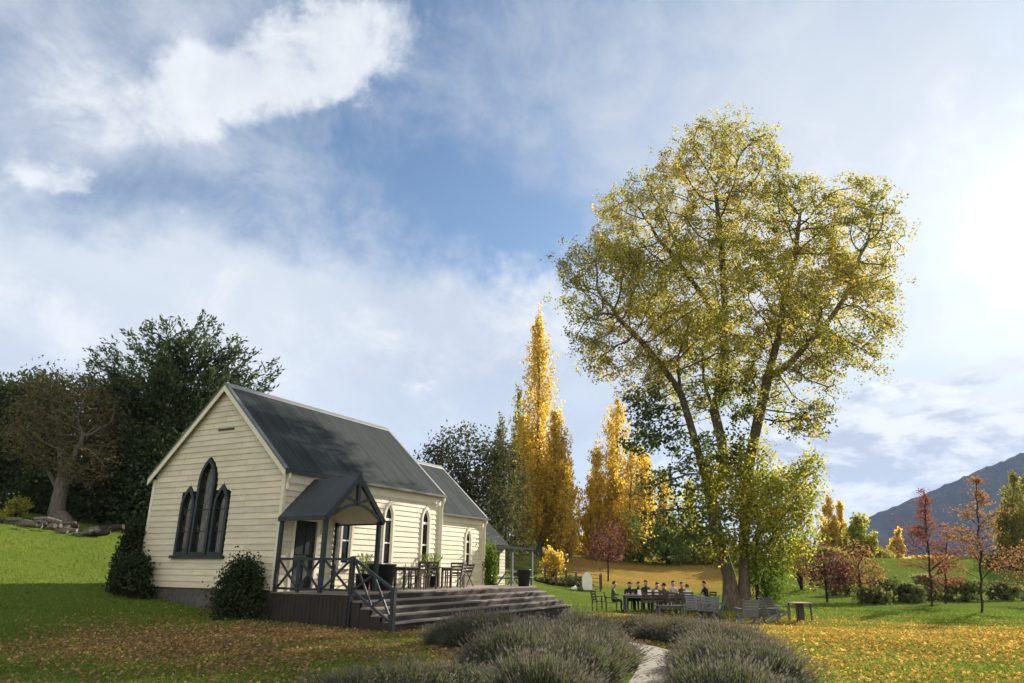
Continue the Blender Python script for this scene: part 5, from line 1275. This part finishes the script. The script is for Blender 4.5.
def blob(u, v, ru, rv, ang=0, soft=.9, vec=None):
    """a soft elliptical bank of cloud centred on a direction; radii as angles"""
    c = ray(u, v).normalized(); rgt = Vector((c.y, -c.x, 0)).normalized(); upv = rgt.cross(c)
    a = rgt * math.cos(ang) + upv * math.sin(ang); b = -rgt * math.sin(ang) + upv * math.cos(ang)
    d = vm('SUBTRACT', vec or WD, tuple(c))
    p = mth(nt, 'DIVIDE', vm('DOT_PRODUCT', d, tuple(a), 1), ru / F); q = mth(nt, 'DIVIDE', vm('DOT_PRODUCT', d, tuple(b), 1), rv / F)
    r = mth(nt, 'SQRT', mth(nt, 'ADD', mth(nt, 'MULTIPLY', p, p), mth(nt, 'MULTIPLY', q, q)))
    mr = nt.nodes.new('ShaderNodeMapRange'); mr.interpolation_type = 'SMOOTHSTEP'; mr.inputs[1].default_value = 1 - soft; mr.inputs[2].default_value = 1 + soft * .4; mr.inputs[3].default_value = 1; mr.inputs[4].default_value = 0
    nt.links.new(r, mr.inputs[0]); return mr.outputs[0]
n1 = plnoise(.55, 8, .60, (1, .55, 1), .5, .4); n2 = plnoise(2.2, 8, .66, (1, .62, 1), .9, .5, (3, 1, 0)); n3 = noise(nt, 9, 9, .66, DIR, .35)
tex = mth(nt, 'ADD', mth(nt, 'MULTIPLY', mth(nt, 'SUBTRACT', n1, .5), .8), mth(nt, 'MULTIPLY', mth(nt, 'SUBTRACT', n2, .5), .75))
tex = mth(nt, 'ADD', tex, mth(nt, 'MULTIPLY', mth(nt, 'SUBTRACT', n3, .5), .95))
def total(items, const=0.0):
    y = const
    for x_, k_ in items: y = mth(nt, 'ADD', mth(nt, 'MULTIPLY', x_, k_), y)
    return y
def srange(x_, a, b):
    mr = nt.nodes.new('ShaderNodeMapRange'); mr.interpolation_type = 'SMOOTHSTEP'; mr.inputs[1].default_value = a; mr.inputs[2].default_value = b; nt.links.new(x_, mr.inputs[0]); return mr.outputs[0]
bank = blob(300, 58, 150, 54, .50, .55)
SKYT = (.62, .79, .91)
# low cumulus over the hill
mpc = nt.nodes.new('ShaderNodeMapping'); mpc.inputs['Scale'].default_value = (6, 6, 15); nt.links.new(DIR, mpc.inputs[0])
mpd = nt.nodes.new('ShaderNodeMapping'); mpd.inputs['Scale'].default_value = (6, 6, 15); mpd.inputs['Location'].default_value = (.05, 0, .33); nt.links.new(DIR, mpd.inputs[0])
k1 = noise(nt, 1.15, 8, .60, mpc.outputs[0], .3); k2 = noise(nt, 1.15, 8, .60, mpd.outputs[0], .3)
cum = srange(total([(k1, 2.6), (blob(905, 455, 300, 62, .03, .9), 1.15), (blob(960, 372, 130, 14, .03, .7), .75), (blob(250, 355, 300, 30, 0, .9), .25)], -1.80), .02, .36)
cumc = mixc(nt, srange(mth(nt, 'SUBTRACT', k2, k1), -.10, .08), (7.2, 7.25, 7.3), (3.7, 4.0, 4.6))
# thin high veil
veil = srange(total([(tex, 1.25), (blob(90, 60, 330, 170, 0, .9), .50), (blob(120, 345, 620, 130, .04, .9), .80), (blob(430, 350, 280, 90, .15, .9), .40), (blob(780, 110, 360, 210, 0, .9), .62),
                     (blob(930, 280, 330, 260, 0, .9), .50), (blob(512, 480, 1500, 190, 0, .9), .80), (blob(430, 190, 210, 70, -.42, .9), -.62), (blob(545, 245, 90, 80, -.5, .9), -.48), (blob(130, 205, 260, 50, .08, .9), -.38), (blob(60, 20, 140, 60, .3, .9), -.15)], .12), -.10, 1.0)
# thick white cloud
thick = srange(total([(tex, 1.75), (bank, .95), (blob(110, 95, 150, 50, .35, .9), .30), (blob(70, 165, 40, 14, 0, .8), .6), (blob(450, 310, 190, 70, .2, .9), .42), (blob(120, 345, 480, 90, .05, .9), .50),
                      (blob(570, 290, 110, 60, .6, .9), .5), (blob(985, 365, 100, 12, .02, .6), .9), (blob(930, 402, 130, 9, .05, .6), .8), (blob(950, 200, 200, 170, 0, .9), .55)], -.12), .16, .90)
grey = mth(nt, 'MULTIPLY', total([(blob(930, 492, 190, 26, .05, .8), 1.1), (blob(880, 445, 100, 14, .1, .8), .7), (blob(900, 30, 260, 60, -.1, .9), .35)]), srange(n2, .36, .62), clamp=True)
sd_ = mth(nt, 'MAXIMUM', vm('DOT_PRODUCT', DIR, tuple(SUN), 1), 0)
glow = mth(nt, 'ADD', mth(nt, 'MULTIPLY', mth(nt, 'POWER', sd_, 14), .40), mth(nt, 'MULTIPLY', mth(nt, 'POWER', sd_, 170), 2.0))
gcol = nt.nodes.new('ShaderNodeCombineColor')
for i in range(3): nt.links.new(mth(nt, 'MULTIPLY', glow, (1, .97, .92)[i]), gcol.inputs[i])
skyc = mixc(nt, 1.0, sky.outputs[0], SKYT, 'MULTIPLY')
vcol = mixc(nt, srange(n1, .3, .7), (4.1, 4.5, 5.15), (5.9, 6.2, 6.55))
skyc = mixc(nt, mth(nt, 'MULTIPLY', veil, .88), skyc, vcol)
tcol = mixc(nt, srange(n3, .3, .7), (5.7, 5.95, 6.3), (6.7, 6.85, 7.0))
tcol = mixc(nt, grey, tcol, (2.9, 3.25, 3.9))
cm = mth(nt, 'MULTIPLY', thick, .92)
ccol = tcol
back = srange(total([(n1, .5), (sx.outputs[1], -1.6)], -.20), .05, .55)       # unseen bright cloud bank behind the viewer, added as fill for the shaded sides
base_ = mixc(nt, mth(nt, 'MULTIPLY', cum, .95), mixc(nt, cm, skyc, ccol), cumc)
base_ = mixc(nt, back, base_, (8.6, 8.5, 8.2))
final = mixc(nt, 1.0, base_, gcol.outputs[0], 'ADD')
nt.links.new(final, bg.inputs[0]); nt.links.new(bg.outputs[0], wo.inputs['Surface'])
HAZE = 0.75e-4
if HAZE:
    b = MB(); b.box(-7000, 7000, -60, 7000, -40, 900)
    m, nt2, out = mat('haze_air'); pv = nt2.nodes.new('ShaderNodeVolumePrincipled'); pv.inputs['Color'].default_value = (.42, .58, .92, 1); pv.inputs['Density'].default_value = HAZE; pv.inputs['Anisotropy'].default_value = .0
    nt2.links.new(pv.outputs[0], out.inputs['Volume'])
    tag(b.build('haze', m), kind='stuff')
# ------------------------------------------------------------------ render settings
scene.render.engine = 'CYCLES'; cy = scene.cycles
cy.max_bounces = 6; cy.diffuse_bounces = 3; cy.glossy_bounces = 2; cy.transmission_bounces = 3; cy.volume_bounces = 0; cy.transparent_max_bounces = 4
cy.caustics_reflective = cy.caustics_refractive = False; cy.sample_clamp_indirect = 8
cy.use_denoising = True
vs = scene.view_settings; vs.view_transform = 'Standard'; vs.look = 'None'; vs.exposure = 1.5; vs.gamma = 1
